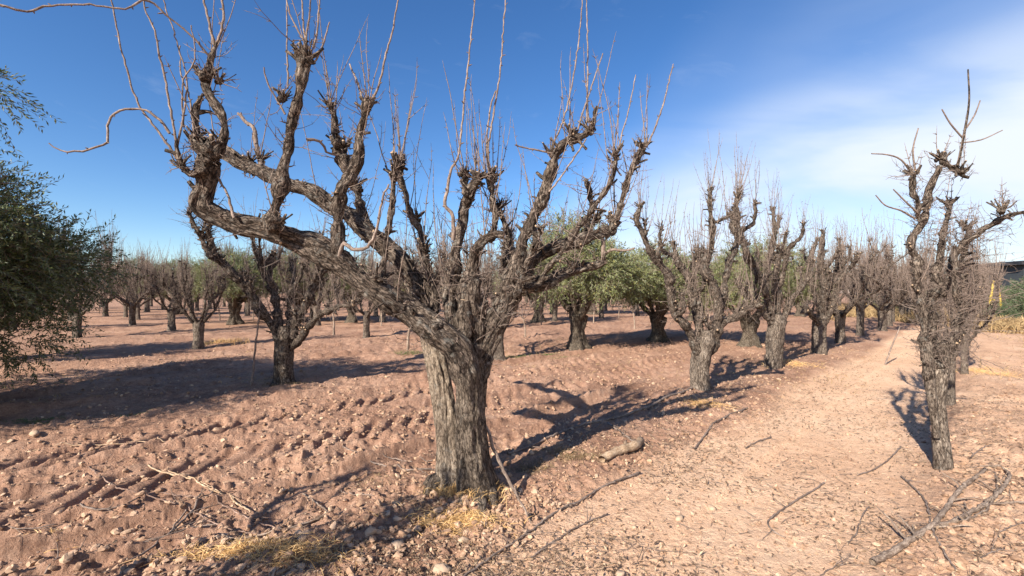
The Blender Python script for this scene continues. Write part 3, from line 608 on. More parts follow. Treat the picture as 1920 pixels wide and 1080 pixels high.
t = traced_tree(23, D, [(1450, 702, 20), (1450, 690, 17), (1452, 660, 17), (1454, 630, 18), (1457, 605, 17), (1458, 590, 12)], [
    ([(1452, 622, 9), (1440, 560, 9), (1428, 527, 9), (1410, 494, 9), (1396, 471, 9), (1383, 434, 8), (1380, 393, 6), (1387, 358, 4)], D, 8.6, 6),
    ([(1456, 622, 11), (1458, 559, 10), (1456, 522, 9), (1461, 480, 7)], D, 9.2, 5),
    ([(1461, 540, 8), (1479, 471, 7), (1502, 444, 5), (1507, 420, 4)], 9.2, 8.9, 5),
    ([(1462, 622, 9), (1484, 564, 8), (1512, 527, 7), (1525, 492, 5)], D, 9.4, 4),
    ([(1452, 615, 8), (1436, 540, 8), (1444, 480, 7), (1452, 430, 6), (1448, 395, 4)], 9.3, 9.7, 6),
    ([(1448, 612, 8), (1425, 575, 7), (1408, 560, 6), (1396, 545, 5)], D, 8.7, 2)])
tag(t, 'bare many-limbed tree, third in the row along the left of the path', 'tree', G_ROW)
D = 11.5
t = traced_tree(24, D, [(1535, 672, 17), (1535, 660, 15), (1536, 630, 14), (1538, 605, 14), (1540, 590, 10)], [
    ([(1536, 615, 8), (1526, 594, 7), (1510, 582, 6)], D, 11.2, 1),
    ([(1538, 615, 9), (1544, 559, 9), (1544, 518, 9), (1539, 471, 7), (1545, 436, 5)], D, 11.4, 5),
    ([(1542, 615, 8), (1567, 555, 7), (1573, 527, 7), (1595, 499, 6), (1611, 478, 4)], D, 11.3, 4),
    ([(1539, 610, 8), (1533, 560, 7), (1516, 518, 7), (1521, 481, 6), (1530, 450, 4)], 11.6, 11.8, 5),
    ([(1540, 610, 8), (1556, 540, 7), (1570, 490, 6), (1572, 452, 4)], 11.6, 12.0, 5)])
tag(t, 'bare twiggy tree, fourth in the row along the left of the path', 'tree', G_ROW)
D = 7.85
t = traced_tree(25, D, [(533, 726, 30), (533, 712, 22), (532, 680, 20), (532, 650, 20), (535, 630, 22), (538, 612, 14)], [
    ([(528, 655, 12), (505, 600, 13), (480, 565, 13), (450, 530, 13), (425, 505, 13), (402, 482, 12), (395, 455, 8), (392, 430, 7)], D, 7.2, 3),
    ([(402, 490, 8), (380, 455, 7), (368, 425, 5), (355, 402, 4)], 7.3, 7.1, 3),
    ([(530, 650, 13), (522, 590, 12), (512, 545, 11), (505, 510, 10), (510, 480, 7)], D, 8.3, 3),
    ([(542, 650, 14), (560, 600, 13), (578, 560, 12), (590, 530, 10), (615, 505, 8), (650, 490, 6)], D, 7.9, 2),
    ([(545, 655, 11), (585, 605, 9), (625, 580, 8), (662, 572, 6)], D, 7.4, 2),
    ([(538, 640, 10), (545, 560, 8), (552, 520, 7), (548, 490, 6)], 8.0, 8.5, 3)], dens=1.7, mw=M_BARK, sh=.05)
tag(t, 'dark bare tree in the shaded left field, standing alone left of the big trunk', 'tree', 'bare trees of the left field')
# --- right hand tree, narrow and shaggy
def right_tree():
    rng = np.random.default_rng(5); T = Geo(); D = 4.1
    p, r = trace([(1769, 900, 16), (1767, 870, 14), (1762, 810, 12), (1757, 750, 11), (1764, 700, 11), (1768, 670, 9), (1764, 640, 8)], D, D)
    pp, rr = catmull(p, r, .012); tube(T, pp, rr, 72, rough=.06, seed=31, lobes=lambda th, L, rad: 1+.07*np.cos(3*th+L)+.08*np.exp(-L/.08)*np.cos(5*th), ridge=.005)
    p, r = trace([(1757, 820, 5), (1748, 750, 8), (1741, 690, 9), (1738, 640, 8)], 4.05, 4.05); pp, rr = catmull(p, r, .012); tube(T, pp, rr, 40, rough=.1, seed=9, ridge=.005)
    BR = []
    def B(specs, heads, dens=2.5, sc=.9, tw=.55, sh=.02):
        gw, gt = Geo(), Geo()
        for pts, d0, d1 in specs:
            a, r = trace(pts, d0, d1); pk, rk = limb(gw, a, r*.60, rng, k=18, cut=True, ridge=.004, wig=.8); dress(gw, gt, pk, rk, rng, dens*.62, sc*.95, tw, sh)
        for px, py, d, r, ns in heads: head(gw, gt, P(px, py, d), np.array([0, 0, 1.]), r*.75*d/F, rng, ns, (.2, .4))
        BR.append((gw, gt))
    B([([(1742, 720, 12), (1736, 650, 11), (1730, 590, 11), (1722, 530, 12), (1714, 480, 12), (1712, 445, 12), (1728, 420, 13), (1742, 385, 10), (1750, 345, 9), (1762, 308, 7)], 4.05, 4.0)], [(1765, 300, 4.0, 8, 2)])
    B([([(1728, 425, 6), (1720, 390, 6), (1712, 360, 8), (1712, 325, 9)], 4.0, 3.95)], [(1714, 330, 3.95, 9, 3)])
    B([([(1762, 300, 6), (1785, 315, 6), (1803, 328, 6), (1815, 332, 4)], 4.0, 3.95)], [(1805, 325, 3.95, 7, 1)])
    B([([(1760, 700, 14), (1752, 630, 13), (1752, 560, 13), (1760, 500, 11), (1768, 440, 9), (1780, 380, 7)], 4.1, 4.2)], [(1780, 385, 4.2, 9, 2)], 3.2)
    B([([(1772, 690, 11), (1790, 620, 10), (1800, 550, 9), (1808, 480, 8), (1812, 430, 7)], 4.15, 4.4)], [(1812, 430, 4.4, 9, 2)], 3.2)
    B([([(1765, 560, 8), (1790, 480, 8), (1812, 455, 8), (1850, 425, 8), (1885, 408, 7), (1925, 400, 5), (1960, 398, 4)], 4.1, 3.7)], [(1880, 395, 3.75, 8, 2)], 2.2)
    gw, gt = Geo(), Geo()
    for _ in range(210):
        py = rng.uniform(400, 690); px = rng.normal(1780+(py < 560)*10, 26); d = rng.uniform(3.85, 4.4)
        twig(gt, P(px, py, d), unit(rng.normal(size=3)+[.1, 0, .25]), rng.uniform(.08, .38), rng.uniform(.0018, .0036), rng, .0, .2, 3, 4, fork=1)
    for _ in range(22):
        py = rng.uniform(420, 620); px = rng.uniform(1795, 1830); twig(gt, P(px, py, 4.0), unit([1, rng.normal()*.5, rng.uniform(-.4, .7)]), rng.uniform(.3, .6), .003, rng, .02, .12, 3, 6, fork=2)
    a, r = trace([(1790, 560, 6), (1790, 500, 5), (1788, 460, 4)], 3.9, 3.9); limb(gw, a, r, rng, 10); BR.append((gw, gt))
    gw, gt = Geo(), Geo()
    a, r = trace([(1792, 330, 4), (1808, 250, 3.4), (1817, 190, 2.6), (1815, 130, 2)], 3.95, 3.95); tube(gw, *catmull(a, r*.6, .04), 6)
    for pts in ([(1806, 260, 3), (1782, 232, 2.6), (1766, 205, 2)], [(1812, 240, 3), (1828, 215, 2.4), (1838, 188, 1.8)], [(1800, 268, 2.6), (1840, 262, 2.2), (1880, 244, 1.6)], [(1712, 330, 3.4), (1690, 300, 2.8), (1664, 290, 2.4), (1634, 288, 2)], [(1716, 410, 3.6), (1690, 395, 3), (1660, 385, 2.4), (1642, 366, 1.8)], [(1716, 320, 3.4), (1712, 280, 2.6), (1722, 240, 2)], [(1722, 400, 3.4), (1700, 380, 2.8), (1675, 355, 2)]):
        a, r = trace(pts, 3.97, 3.9); tube(gt, *catmull(a, r*.55, .04), 5)
    BR.append((gw, gt))
    return make_tree_objs('pear_tree', T, BR, (3.88, 4.1, 0), [M_BARK, M_CUT], M_TWIG, [M_BARK2, M_CUT])
t = right_tree(); tag(t, 'narrow shaggy bare tree on the right side of the path, matted with twigs', 'tree')

ORD = ['third', 'fourth', 'fifth', 'sixth', 'seventh', 'eighth', 'ninth', 'tenth', 'eleventh', 'twelfth', 'thirteenth', 'fourteenth', 'fifteenth', 'sixteenth']
def nth(n): return (['', 'first', 'second']+ORD)[n] if n < 17 else '%dth' % n
full_vars = []
V = [dict(seed=101, H=3.5, R=.145, nl=6, dens=1.5, sc=1.2, shoots=3), dict(seed=112, H=3.3, R=.15, nl=6, dens=1.4, sc=1.2, shoots=3), dict(seed=123, H=3.3, R=.13, nl=6, dens=1.3, sc=1.15, shoots=2)]
def full(k, loc, rz, sc, label, group=G_ROW):
    while len(full_vars) <= k: 
        T, BR = gen_tree(**V[len(full_vars)]); r = finish_tree('pear_tree', T, BR); r['used'] = 0; full_vars.append(r)
    src = full_vars[k]
    if src['used'] == 0: src['used'] = 1; o = src
    else: o = copy_tree(src)
    o.location = loc; o.rotation_euler = (0, 0, rz); o.scale = (sc, sc, sc); tag(o, label, 'tree', group); return o
# row beside the path
rowpts = [G(1450, 697), G(1535, 667), G(1575, 646)]
full(2, (*rowpts[2], 0), 4.2, 1.0, 'thin-trunked bare tree, fifth in the row along the left of the path')
# row 2, left field
full(1, (*G(372, 655), 0), 1.0, .86, 'dark short bare tree in front of the left rows, right of the olive', 'bare trees of the left field')
full(0, (*G(322, 622), 0), 2.9, .88, 'thick dark bare tree just behind the short one at left, leaning limbs', 'bare trees of the left field')
# the trees of the same row standing left of the camera
T, BR = gen_tree(77, H=2.7, R=.13, nl=4, tall=1.15, dens=.5, spec=[(.6, .25, 2.5), (2.5, .95, 2.3), (4.4, .7, 2.2), (5.6, .45, 2.4)])
t = finish_tree('pear_tree', T, BR, (-3.2, .5, 0)); tag(t, 'bare tree of the near row, out of view left of the camera', 'tree', G_ROW)

far_vars = []
for k in range(6):
    T, BR = gen_tree(300+k*7, H=3.2+.25*(k % 3), R=.115+.01*(k % 4), nl=5+k % 3, dens=1.1, sc=1.5, detail=0, shoots=4); far_vars.append([finish_tree('pear_tree', T, BR, full=False), 0])
rngF = np.random.default_rng(99)
def far(loc, label, group, s=None, k=None):
    k = int(rngF.integers(6)) if k is None else k; src, used = far_vars[k]
    if not used: o = src; far_vars[k][1] = 1
    else: o = copy_tree(src)
    o.location = loc; o.rotation_euler = (0, 0, rngF.uniform(0, 6.28)); q = s or rngF.uniform(.95, 1.25); o.scale = (q, q, q*rngF.uniform(.92, 1.06)); tag(o, label, 'tree', group); return o
s5 = st(*rowpts[2])[0]
for i in range(11):
    x, y = xy(s5+3.3*(i+1), rngF.normal()*.12); far((x, y, 0), (ORD[i+3]+' tree of the bare row left of the path, counting from the camera' if i < 3 else 'small bare tree, %s counting from the camera, in the row left of the path' % nth(i+6)), G_ROW, s=1.02)
sR, tR = st(3.88, 4.1)
for i in range(12):
    x, y = xy(sR+3.3*(i+1), tR+rngF.normal()*.06); o = far((x, y, 0), 'bare tree, %s in line behind the shaggy tree right of the path' % nth(i+1), 'bare trees in line right of the path', s=.9); o.scale = (.40, .40, .72)
OLV = [(1, 1), ]
oliveXY = [G(1083, 655), G(1233, 641)]
def clear(x, y, spots, r): return all((x-a)**2+(y-b)**2 > r*r for a, b in spots)
used = [G(533, 722), G(372, 655), G(322, 622)]+oliveXY
midlab = {}
for (px, py, lab, s) in ((687, 634, 'bare dark-trunked tree seen under the long low limb of the big tree', .95), (935, 672, 'pale bare trunk right behind the big foreground trunk', .95), (258, 601, 'bare tree with a dark mound of soil at its foot, behind at left', 1.0), (236, 596, 'bare tree beside the one with a mound, far left rows', .9)):
    far((*G(px, py), 0), lab, 'bare trees of the left field', s); used.append(G(px, py))
rowlist = []
for k in range(1, 11):
    t_ = 6.2*k
    for j in range(-16, 22):
        s = j*4.0+(k % 2)*2.0+rngF.normal()*.3; x, y = xy(s, t_+rngF.normal()*.25)
        if y < 9 or abs(x)/y > 1.22 or math.hypot(x, y) > 78 or not clear(x, y, used, 2.6): continue
        if k == 1 and (x > -1.0 and x < 6.5): continue
        if rngF.random() < .07: continue
        rowlist.append((k, x/y, x, y)); used.append((x, y))
rowlist.sort(); cnt = {}
for k, q, x, y in rowlist:
    cnt[k] = cnt.get(k, 0)+1
    far((x, y, 0), 'bare pruned tree, %s from the left in the %s orchard row behind the big tree' % (nth(cnt[k]), nth(k)), 'bare trees in the %s row behind the big tree' % nth(k))
# saplings: thin pale young trees between the rows
def gen_sapling(seed):
    rng = np.random.default_rng(seed); T, C, W_ = Geo(), Geo(), Geo()
    p, r = catmull([[0, 0, -.05], [.01, 0, .4], [.04*rng.normal(), .03, .8]], [.045, .034, .03], .05); tube(T, p, r, 10, rough=.08, seed=seed)
    for i in range(6):
        d = unit([math.cos(i*1.05+seed), math.sin(i*1.05+seed), .9]); q = twig(C, p[-1], d, rng.uniform(.7, 1.2), .016, rng, .12, .12, 6)
        for _ in range(10):
            j = rng.integers(2, len(q)); twig(W_, q[j], unit(d*.4+perp(d, rng)+[0, 0, .6]), rng.uniform(.2, .6), .005, rng, .08, .12, 3, 2, fork=1)
    root = empty('young_tree', (0, 0, 0)); obj('trunk', T, [M_DEAD, M_CUT], root); c = obj('crown', C, [M_TWIG, M_CUT], root); obj('twigs', W_, [M_TWIG, M_CUT], c); return root
sap = [[gen_sapling(s), 0] for s in (3, 14, 27)]
SAPS = ((765, 656, 1.0, 'slim young bare tree with whitened foot, left of the big trunk'), (626, 628, 1.0, 'pale thin young tree seen under the long limb'), (412, 602, .9, 'thin young tree with pale stem in the left field'), (475, 598, .8, None), (715, 612, .8, None), (1190, 618, .9, 'thin young tree between the two olives'), (1015, 610, .8, None), (1113, 606, .8, None), (588, 608, .8, None), (985, 632, .8, 'thin young bare tree between the big trunk and the olive'), (1330, 612, .8, None), (545, 600, .7, None), (445, 590, .7, None), (665, 600, .7, None), (1040, 600, .7, None), (1160, 598, .7, None))
for i, (px, py, s, lab) in enumerate(SAPS):
    src, u = sap[i % 3]
    if u: o = copy_tree(src)
    else: o = src; sap[i % 3][1] = 1
    o.location = (*G(px, py), 0); o.rotation_euler = (0, 0, i*1.7); o.scale = (s, s, s)
    nl = sum(1 for q in SAPS if not q[3] and q[0] <= px)
    tag(o, lab or 'thin young bare tree far back, %s from the left of those between the rows' % nth(nl), 'young tree', 'young trees between the rows')

# ------------------------------------------------------------------ olives and bushes
def leaves(g, p, d, nrm, L, w, mat=0):
    """many leaves at once: p, d, nrm are (n,3); each leaf a bent lance of two quads"""
    s = np.cross(d, nrm); s /= np.linalg.norm(s, axis=1)[:, None]+1e-9; L = np.asarray(L)[:, None]; w = np.asarray(w)[:, None]
    bend = nrm*L*.08
    a = p; b = p+d*L*.5+s*w+bend; c = p+d*L; e = p+d*L*.5-s*w+bend
    v = np.stack([a, b, c, e], 1).reshape(-1, 3); n = len(p); g.add(v, (np.arange(n)[:, None]*4+np.arange(4)[None]), mat)
def sprig_crown(rng, centres, n, Lr, leafL, leafW, nleaf, droop=.12, shell=.45):
    """sprigs of opposite leaves starting inside ellipsoid clumps and pointing out, drooping"""
    g = Geo(); tw = Geo(); cs = np.array([c[:3] for c in centres]); rr = np.array([c[3:6] for c in centres]); wt = rr.prod(1)**.7; wt /= wt.sum()
    ci = rng.choice(len(cs), n, p=wt); u = rng.normal(size=(n, 3)); u /= np.linalg.norm(u, axis=1)[:, None]
    rad = rng.uniform(shell, .92, n)[:, None]; p0 = cs[ci]+u*rr[ci]*rad
    d = u+rng.normal(size=(n, 3))*.45+[0, 0, .15]; d /= np.linalg.norm(d, axis=1)[:, None]; L = rng.uniform(*Lr, n)
    steps = nleaf//2; pos = p0.copy(); dd = d.copy(); prev = p0
    for k in range(steps):
        dd = dd+np.array([0, 0, -droop])+rng.normal(size=(n, 3))*.07; dd /= np.linalg.norm(dd, axis=1)[:, None]; pos = pos+dd*(L/steps)[:, None]
        for sg in (1, -1):
            q = np.cross(dd, rng.normal(size=(n, 3))); q /= np.linalg.norm(q, axis=1)[:, None]+1e-9
            ld = dd*.75+q*.75; ld /= np.linalg.norm(ld, axis=1)[:, None]; nr = np.cross(ld, rng.normal(size=(n, 3))); nr /= np.linalg.norm(nr, axis=1)[:, None]+1e-9
            keep = rng.random(n) < .9
            leaves(g, pos[keep], ld[keep], nr[keep], leafL*rng.uniform(.7, 1.2, keep.sum()), leafW*rng.uniform(.7, 1.2, keep.sum()))
    # sprig stems as thin 3-sided slivers
    end = pos; w = np.cross(d, [0, 0, 1.]); w /= np.linalg.norm(w, axis=1)[:, None]+1e-9
    rs = .0016*(leafL/.055); mid = (p0+end)/2+d*.02
    for a, b in ((p0, mid), (mid, end)):
        o1 = np.cross(w, d)
        for q1, q2 in ((w, -w*.5+o1*.8), (-w*.5+o1*.8, -w*.5-o1*.8), (-w*.5-o1*.8, w)):
            v = np.stack([a+q1*rs, a+q2*rs, b+q2*rs, b+q1*rs], 1).reshape(-1, 3); tw.add(v, np.arange(n)[:, None]*4+np.arange(4)[None])
    return g, tw
def olive(name, seed, centres, n, Lr, leafL, leafW, nleaf, mats, trunkR=.16, fork=.8, extra=0, droop=.12, nlimb=9, shell=.45):
    rng = np.random.default_rng(seed); T, Bg, Tg = Geo(), Geo(), Geo()
    ks = 2 if trunkR > .12 else 1
    for q in range(ks+1):
        o = np.array([math.cos(q*2.2), math.sin(q*2.2), 0])*trunkR*.55
        p, r = catmull([o*1.6+[0, 0, -.05], o+[0, 0, .2], o*.6+[0, 0, fork*.6], o*1.8+[0, 0, fork+.1]], np.array([1.1, .8, .7, .55])*trunkR, .03); tube(T, p, r, 26, rough=.25, seed=seed+q, ridge=.012)
    for c in centres[:nlimb]:
        c = np.array(c[:3]); b0 = np.array([0, 0, fork*.9]); mid = b0*.5+c*.5+rng.normal(size=3)*.12-[0, 0, .1]
        pk, rk = limb(Bg, [b0, mid, c], [trunkR*.5, trunkR*.32, trunkR*.12], rng, k=10, step=.07, ridge=.005, wig=.6)
        for _ in range(26):
            i = rng.integers(len(pk)//4, len(pk)); twig(Tg, pk[i], unit(rng.normal(size=3)+unit(c-b0)*.7), rng.uniform(.3, .9), .008*trunkR/.16, rng, .0, .16, 4, 2, fork=2)
    g, tw = sprig_crown(rng, centres, n, Lr, leafL, leafW, nleaf, droop, shell)
    root = empty(name, (0, 0, 0)); obj('trunk', T, [M_OLIVEBARK, M_CUT], root); c = obj('crown', Bg, [M_OLIVEBARK, M_CUT], root)
    tw2 = merge([Tg, tw]); obj('twigs', tw2, [M_TWIG, M_CUT], c); obj('foliage', g, mats, c, smooth=False); return root
def clumps(rng, R, z0, z1, n, r0, r1, flat=.75):
    out = []
    for i in range(n):
        a = i*2.399+rng.normal()*.2; q = math.sqrt((i+.5)/n); z = z0+(z1-z0)*(.5+.5*math.cos(q*1.5))*rng.uniform(.45, 1.0); r = rng.uniform(r0, r1)
        out.append((math.cos(a)*R*q, math.sin(a)*R*q, z, r, r, r*flat))
    return out
rngO = np.random.default_rng(44)
# big near olive, left edge; its crown hangs low and leans into the picture
cl = clumps(rngO, 2.05, 1.0, 2.7, 20, .55, .85)+[(1.35, -.5, 1.1, .65, .6, .5), (1.7, .2, 1.5, .6, .6, .6), (1.1, .8, .9, .7, .7, .5), (1.2, -.7, 2.3, .5, .5, .45), (1.9, .5, 1.7, .45, .5, .35), (.9, -1.0, 1.0, .6, .6, .5), (.9, -1.0, 1.9, .6, .6, .5)]
cl = [(a, b_, c*1.2, d, e, f) for a, b_, c, d, e, f in cl]+[(1.35, -.35, 3.55, .35, .35, .22), (1.6, -.7, 3.75, .3, .3, .15), (2.35, -.6, 3.85, .32, .3, .16)]
o = olive('olive_tree', 8, cl, 8200, (.25, .6), .068, .0088, 24, [M_OLIVE], .2, .6, nlimb=31, droop=.05)
o.location = (-8.2, 5.5, 0); tag(o, 'large dark olive tree with drooping silvery leaves filling the left edge', 'olive tree', 'olive trees')
ol2 = olive('olive_tree', 18, clumps(rngO, 1.5, 1.25, 2.9, 15, .5, .8, .8), 2800, (.22, .5), .085, .0105, 18, [M_OLIVEL], .2, .75, droop=.05)
ol2.location = (*G(1083, 655), 0); ol2.scale = (1, 1, 1.15); tag(ol2, 'leafy green olive with a twisted double trunk, right of the big trunk', 'olive tree', 'olive trees')
o3 = copy_tree(ol2); o3.location = (*G(1233, 641), 0); o3.rotation_euler = (0, 0, 2.0); o3.scale = (1.05, 1.05, .95); tag(o3, 'rounded green olive with dark trunk behind the second bare tree of the row', 'olive tree', 'olive trees')
OLV = ((1405, 13.5, .95, 'green olive seen between the second and third trees of the row'), (440, 23, 1.15, 'pale green olive behind the bare trees left of centre'), (560, 25, 1.2, 'pale green olive in the background under the long limb'), (660, 24, 1.0, None), (1010, 24, 1.2, None), (330, 32, 1.2, None), (760, 36, 1.3, None), (1300, 26, 1.0, None), (1500, 30, 1.0, None), (1110, 33, 1.3, None), (250, 40, 1.4, None))
for (px, d, s, lab) in OLV:
    o = copy_tree(ol2); o.location = ((px-CX)/F*d, d, 0); o.rotation_euler = (0, 0, px*.7); o.scale = (s, s, s); tag(o, lab or 'distant pale green olive crown, %s from the left above the far bare trees' % nth(sum(1 for q in OLV if not q[3] and q[0] <= px)), 'olive tree', 'distant olive trees' if not lab else 'olive trees')
# olives of the left, outside the frame, that cast the long shade across the field
for (x, y, s) in ((-10.4, 2.2, 1.15), (-12.6, 10.0, 1.0)):
    o = copy_tree(ol2); o.location = (x, y, 0); o.rotation_euler = (0, 0, x); o.scale = (s, s, s); tag(o, 'olive tree out of view at the far left whose shade reaches the field' if y < 5 else 'olive tree hidden behind the large dark olive at the left edge', 'olive tree', 'olive trees')
bush = olive('bush', 61, [(0, 0, .7, 1.1, 1.1, .7), (.9, .3, .6, .8, .8, .6), (-.9, -.2, .5, .8, .8, .5), (.2, .6, 1.2, .7, .7, .5)], 1500, (.25, .5), .09, .014, 16, [M_BUSH], .05, .15, nlimb=4, shell=.2)
bush.location = (28.9, 24.8, 0); bush.scale = (1.25, 1.25, 1.25); tag(bush, 'dark green rounded bush at the right edge below the shed', 'bush', 'bushes')
for (px, d, s, lab) in ((1690, 36, 1.2, 'green bush at the far end of the dirt path'), (1850, 42, 1.6, 'olive green scrub left of the shed'), (1862, 24.5, .62, 'small low bush in front of the yellow frame'), (1640, 52, 1.3, 'low green bush behind the end of the row'), (1790, 50, 1.5, 'green scrub behind the shaggy right tree'), (1925, 34, 1.5, 'bush in front of the shed at the picture edge')):
    o = copy_tree(bush); o.location = ((px-CX)/F*d, d, 0); o.rotation_euler = (0, 0, px*.3); o.scale = (s, s, s); tag(o, lab, 'bush', 'bushes')

# ------------------------------------------------------------------ shed, hills, yellow barrier
def box(g, x0, x1, y0, y1, z0, z1, m=0):
    v = [(x0, y0, z0), (x1, y0, z0), (x1, y1, z0), (x0, y1, z0), (x0, y0, z1), (x1, y0, z1), (x1, y1, z1), (x0, y1, z1)]
    g.add(v, [(3, 2, 1, 0), (4, 5, 6, 7), (0, 1, 5, 4), (1, 2, 6, 5), (2, 3, 7, 6), (3, 0, 4, 7)], m)
def shed():
    m, t, b = mat('shed_cladding'); b.inputs['Roughness'].default_value = .6
    tcn = N(t, 'ShaderNodeTexCoord'); n = N(t, 'ShaderNodeTexNoise', i={'Scale': 1.2, 'Detail': 6.0}); Lk(t, tcn.outputs['Object'], n.inputs['Vector']); Lk(t, ramp(t, n.outputs[0], [(.3, (.03, .036, .042)), (.7, (.045, .05, .055))]), b.inputs['Base Color'])
    wv = N(t, 'ShaderNodeTexWave', i={'Scale': 3.0}); Lk(t, tcn.outputs['Object'], wv.inputs['Vector']); bp = N(t, 'ShaderNodeBump', i={'Strength': .6, 'Distance': .03}); Lk(t, wv.outputs[0], bp.inputs['Height']); Lk(t, bp.outputs[0], b.inputs['Normal'])
    rm = simple('shed_roof', (.02, .022, .026), .5, (.035, .037, .042), 2)
    root = empty('shed', (45.0, 40, 0), math.radians(-8))
    w = Geo()
    v = [(0, 0, 0), (9, 0, 0), (9, 7, 0), (0, 7, 0), (0, 0, 4.05), (9, 0, 4.75), (9, 7, 4.75), (0, 7, 4.05)]
    w.add(v, [(3, 2, 1, 0), (4, 5, 6, 7), (0, 1, 5, 4), (1, 2, 6, 5), (2, 3, 7, 6), (3, 0, 4, 7)]); obj('wall', w, [m], root, smooth=False)
    r = Geo(); zz = lambda x: 4.06+x*.0778
    v = [(-.6, -.5, zz(-.6)), (9.5, -.5, zz(9.5)), (9.5, 7.5, zz(9.5)), (-.6, 7.5, zz(-.6))]; v += [(a, b_, c+.3) for a, b_, c in v]
    r.add(v, [(3, 2, 1, 0), (4, 5, 6, 7), (0, 1, 5, 4), (1, 2, 6, 5), (2, 3, 7, 6), (3, 0, 4, 7)]); obj('roof', r, [rm], root, smooth=False)
    f = Geo(); box(f, 3.2, 4.3, -.06, -.003, 0, 2.1); obj('door', f, [rm], root, smooth=False)
    tag(root, 'dark grey shed with an overhanging sloped roof at the right edge of the picture', 'shed')
shed()
hm, ht, hb = mat('hill_soil'); hb.inputs['Roughness'].default_value = 1
hn = N(ht, 'ShaderNodeTexNoise', i={'Scale': .02, 'Detail': 8.0, 'Roughness': .65}); hg = N(ht, 'ShaderNodeNewGeometry'); Lk(ht, hg.outputs['Position'], hn.inputs['Vector']); Lk(ht, ramp(ht, hn.outputs[0], [(.35, (.16, .12, .10)), (.5, (.28, .20, .155)), (.65, (.36, .28, .22))]), hb.inputs['Base Color'])
def hills():
    a = np.radians(np.linspace(-75, 75, 260)); r = np.linspace(700, 1700, 26); A, Rr = np.meshgrid(a, r)
    q = (Rr-700)/1000; prof = np.sin(np.clip(q*1.2, 0, 1)*PI)**.8
    h = prof*(8+30*vn2(A*5+3, q*1.5, 61)+14*vn2(A*18, q*5, 62)+6*vn2(A*50, q*12, 63))*(.55+.45*sm(-.1, .8, A))
    x = np.sin(A)*Rr; y = np.cos(A)*Rr; v = np.stack([x, y, h-1.5], -1).reshape(-1, 3); n, k = x.shape
    i = np.arange(n-1)[:, None]*k; j = np.arange(k-1)[None]; f = np.stack([i+j, i+j+1, i+k+j+1, i+k+j], -1).reshape(-1, 4)
    me = mesh_from('hill', v, f, np.zeros(len(f)), None, [hm]); 
    if me.polygons[5].normal.z < 0: me.flip_normals()
    tag(obj('hills', me, None), None, None, kind='structure')
hills()
ym = simple('yellow_paint', (.62, .42, .04), .5, (.70, .50, .07), 6)
root = empty('yellow_barrier', ((1866-CX)/F*27, 27.0, 0)); root.scale = (.8, .8, 1.12)
for q in ((-.35, 0), (.35, 0)):
    gq = Geo(); tube(gq, [[q[0]*1.6, 0, -.02], [q[0]*.4, 0, 2.0]], [.09, .08], 10); tube(gq, [[q[0]*.4, 0, 2.0], [q[0]*.3, 0, 2.08]], [.08, .02], 10); obj('leg', gq, [ym], root)
gq = Geo(); tube(gq, [[-.42, 0, 1.0], [.42, 0, 1.0]], [.05, .05], 8); obj('crossbar', gq, [ym], root)
tag(root, 'yellow two-legged frame standing in the scrub left of the shed', 'barrier')

# ------------------------------------------------------------------ fallen wood
def ground_path(pts, r, lift=.6):
    out = []; rr = []
    for (px, py, *q) in pts:
        x, y = G(px, py); d = y; rad = (q[0]*.66 if q else r*.6)*d/F; z = gz(x, y)+rad*lift; out.append([x, y, z]); rr.append(rad)
    return np.array(out), np.array(rr)
def fallen(name, label, cat, specs, matw=M_DEAD, twigs=6, seed=1, group='pruned wood lying on the ground'):
    rng = np.random.default_rng(seed); g = Geo(); first = None
    for pts, r in specs:
        a, rr = ground_path(pts, r); 
        if first is None: first = a[len(a)//2].copy()
        p, q = catmull(a, rr, .03); zz = ground_z(p[:, 0], p[:, 1]); w = np.minimum(np.arange(len(p)), 8)
        zs = np.convolve(np.r_[[zz[0]]*8, zz, [zz[-1]]*8], np.ones(17)/17, 'valid'); p[:, 2] = np.maximum(zs+q*.9+.008, zz-.2*q)
        p = p+rng.normal(size=p.shape)*[.003, .003, .002]; tube(g, p, q*(1+.25*(rng.random(len(q))-.5)), 9 if r > 4 else 6, rough=.12, seed=seed, cut=True)
        for _ in range(twigs):
            i = rng.integers(1, len(p)); t = unit(p[min(i+1, len(p)-1)]-p[i-1]); dd = unit(t*.8+perp(t, rng)*[1, 1, .3]+[0, 0, .12]); twig(g, p[i], dd, rng.uniform(.05, .3), max(.002, q[i]*.5), rng, -.01, .12, 4, 2)
    return tag(obj(name, g, [matw, M_CUT], origin=tuple(first)), label, cat, group)
fallen('fallen_log', 'short thick pale log lying right of the big trunk at the path edge', 'log', [([(1128, 874, 10), (1160, 860, 12), (1190, 850, 14), (1202, 836, 9)], 10)], M_CUT, twigs=1, seed=2)
fallen('fallen_branch', 'long thin branch running along the soil bank right of the big trunk', 'branch', [([(866, 1078), (930, 1035), (985, 1000), (1045, 958), (1090, 935), (1130, 912), (1200, 882)], 3.4)], M_TWIG, 5, 3)
fallen('fallen_branch', 'long dead branch on the shaded strip leading from the big trunk to the second tree', 'branch', [([(952, 866), (1010, 838), (1075, 812), (1140, 800), (1195, 782), (1250, 762), (1298, 742)], 4), ([(1140, 806), (1165, 822), (1188, 838)], 3.2), ([(1090, 832), (1135, 800), (1150, 785)], 1.6)], M_TWIG, 10, 4)
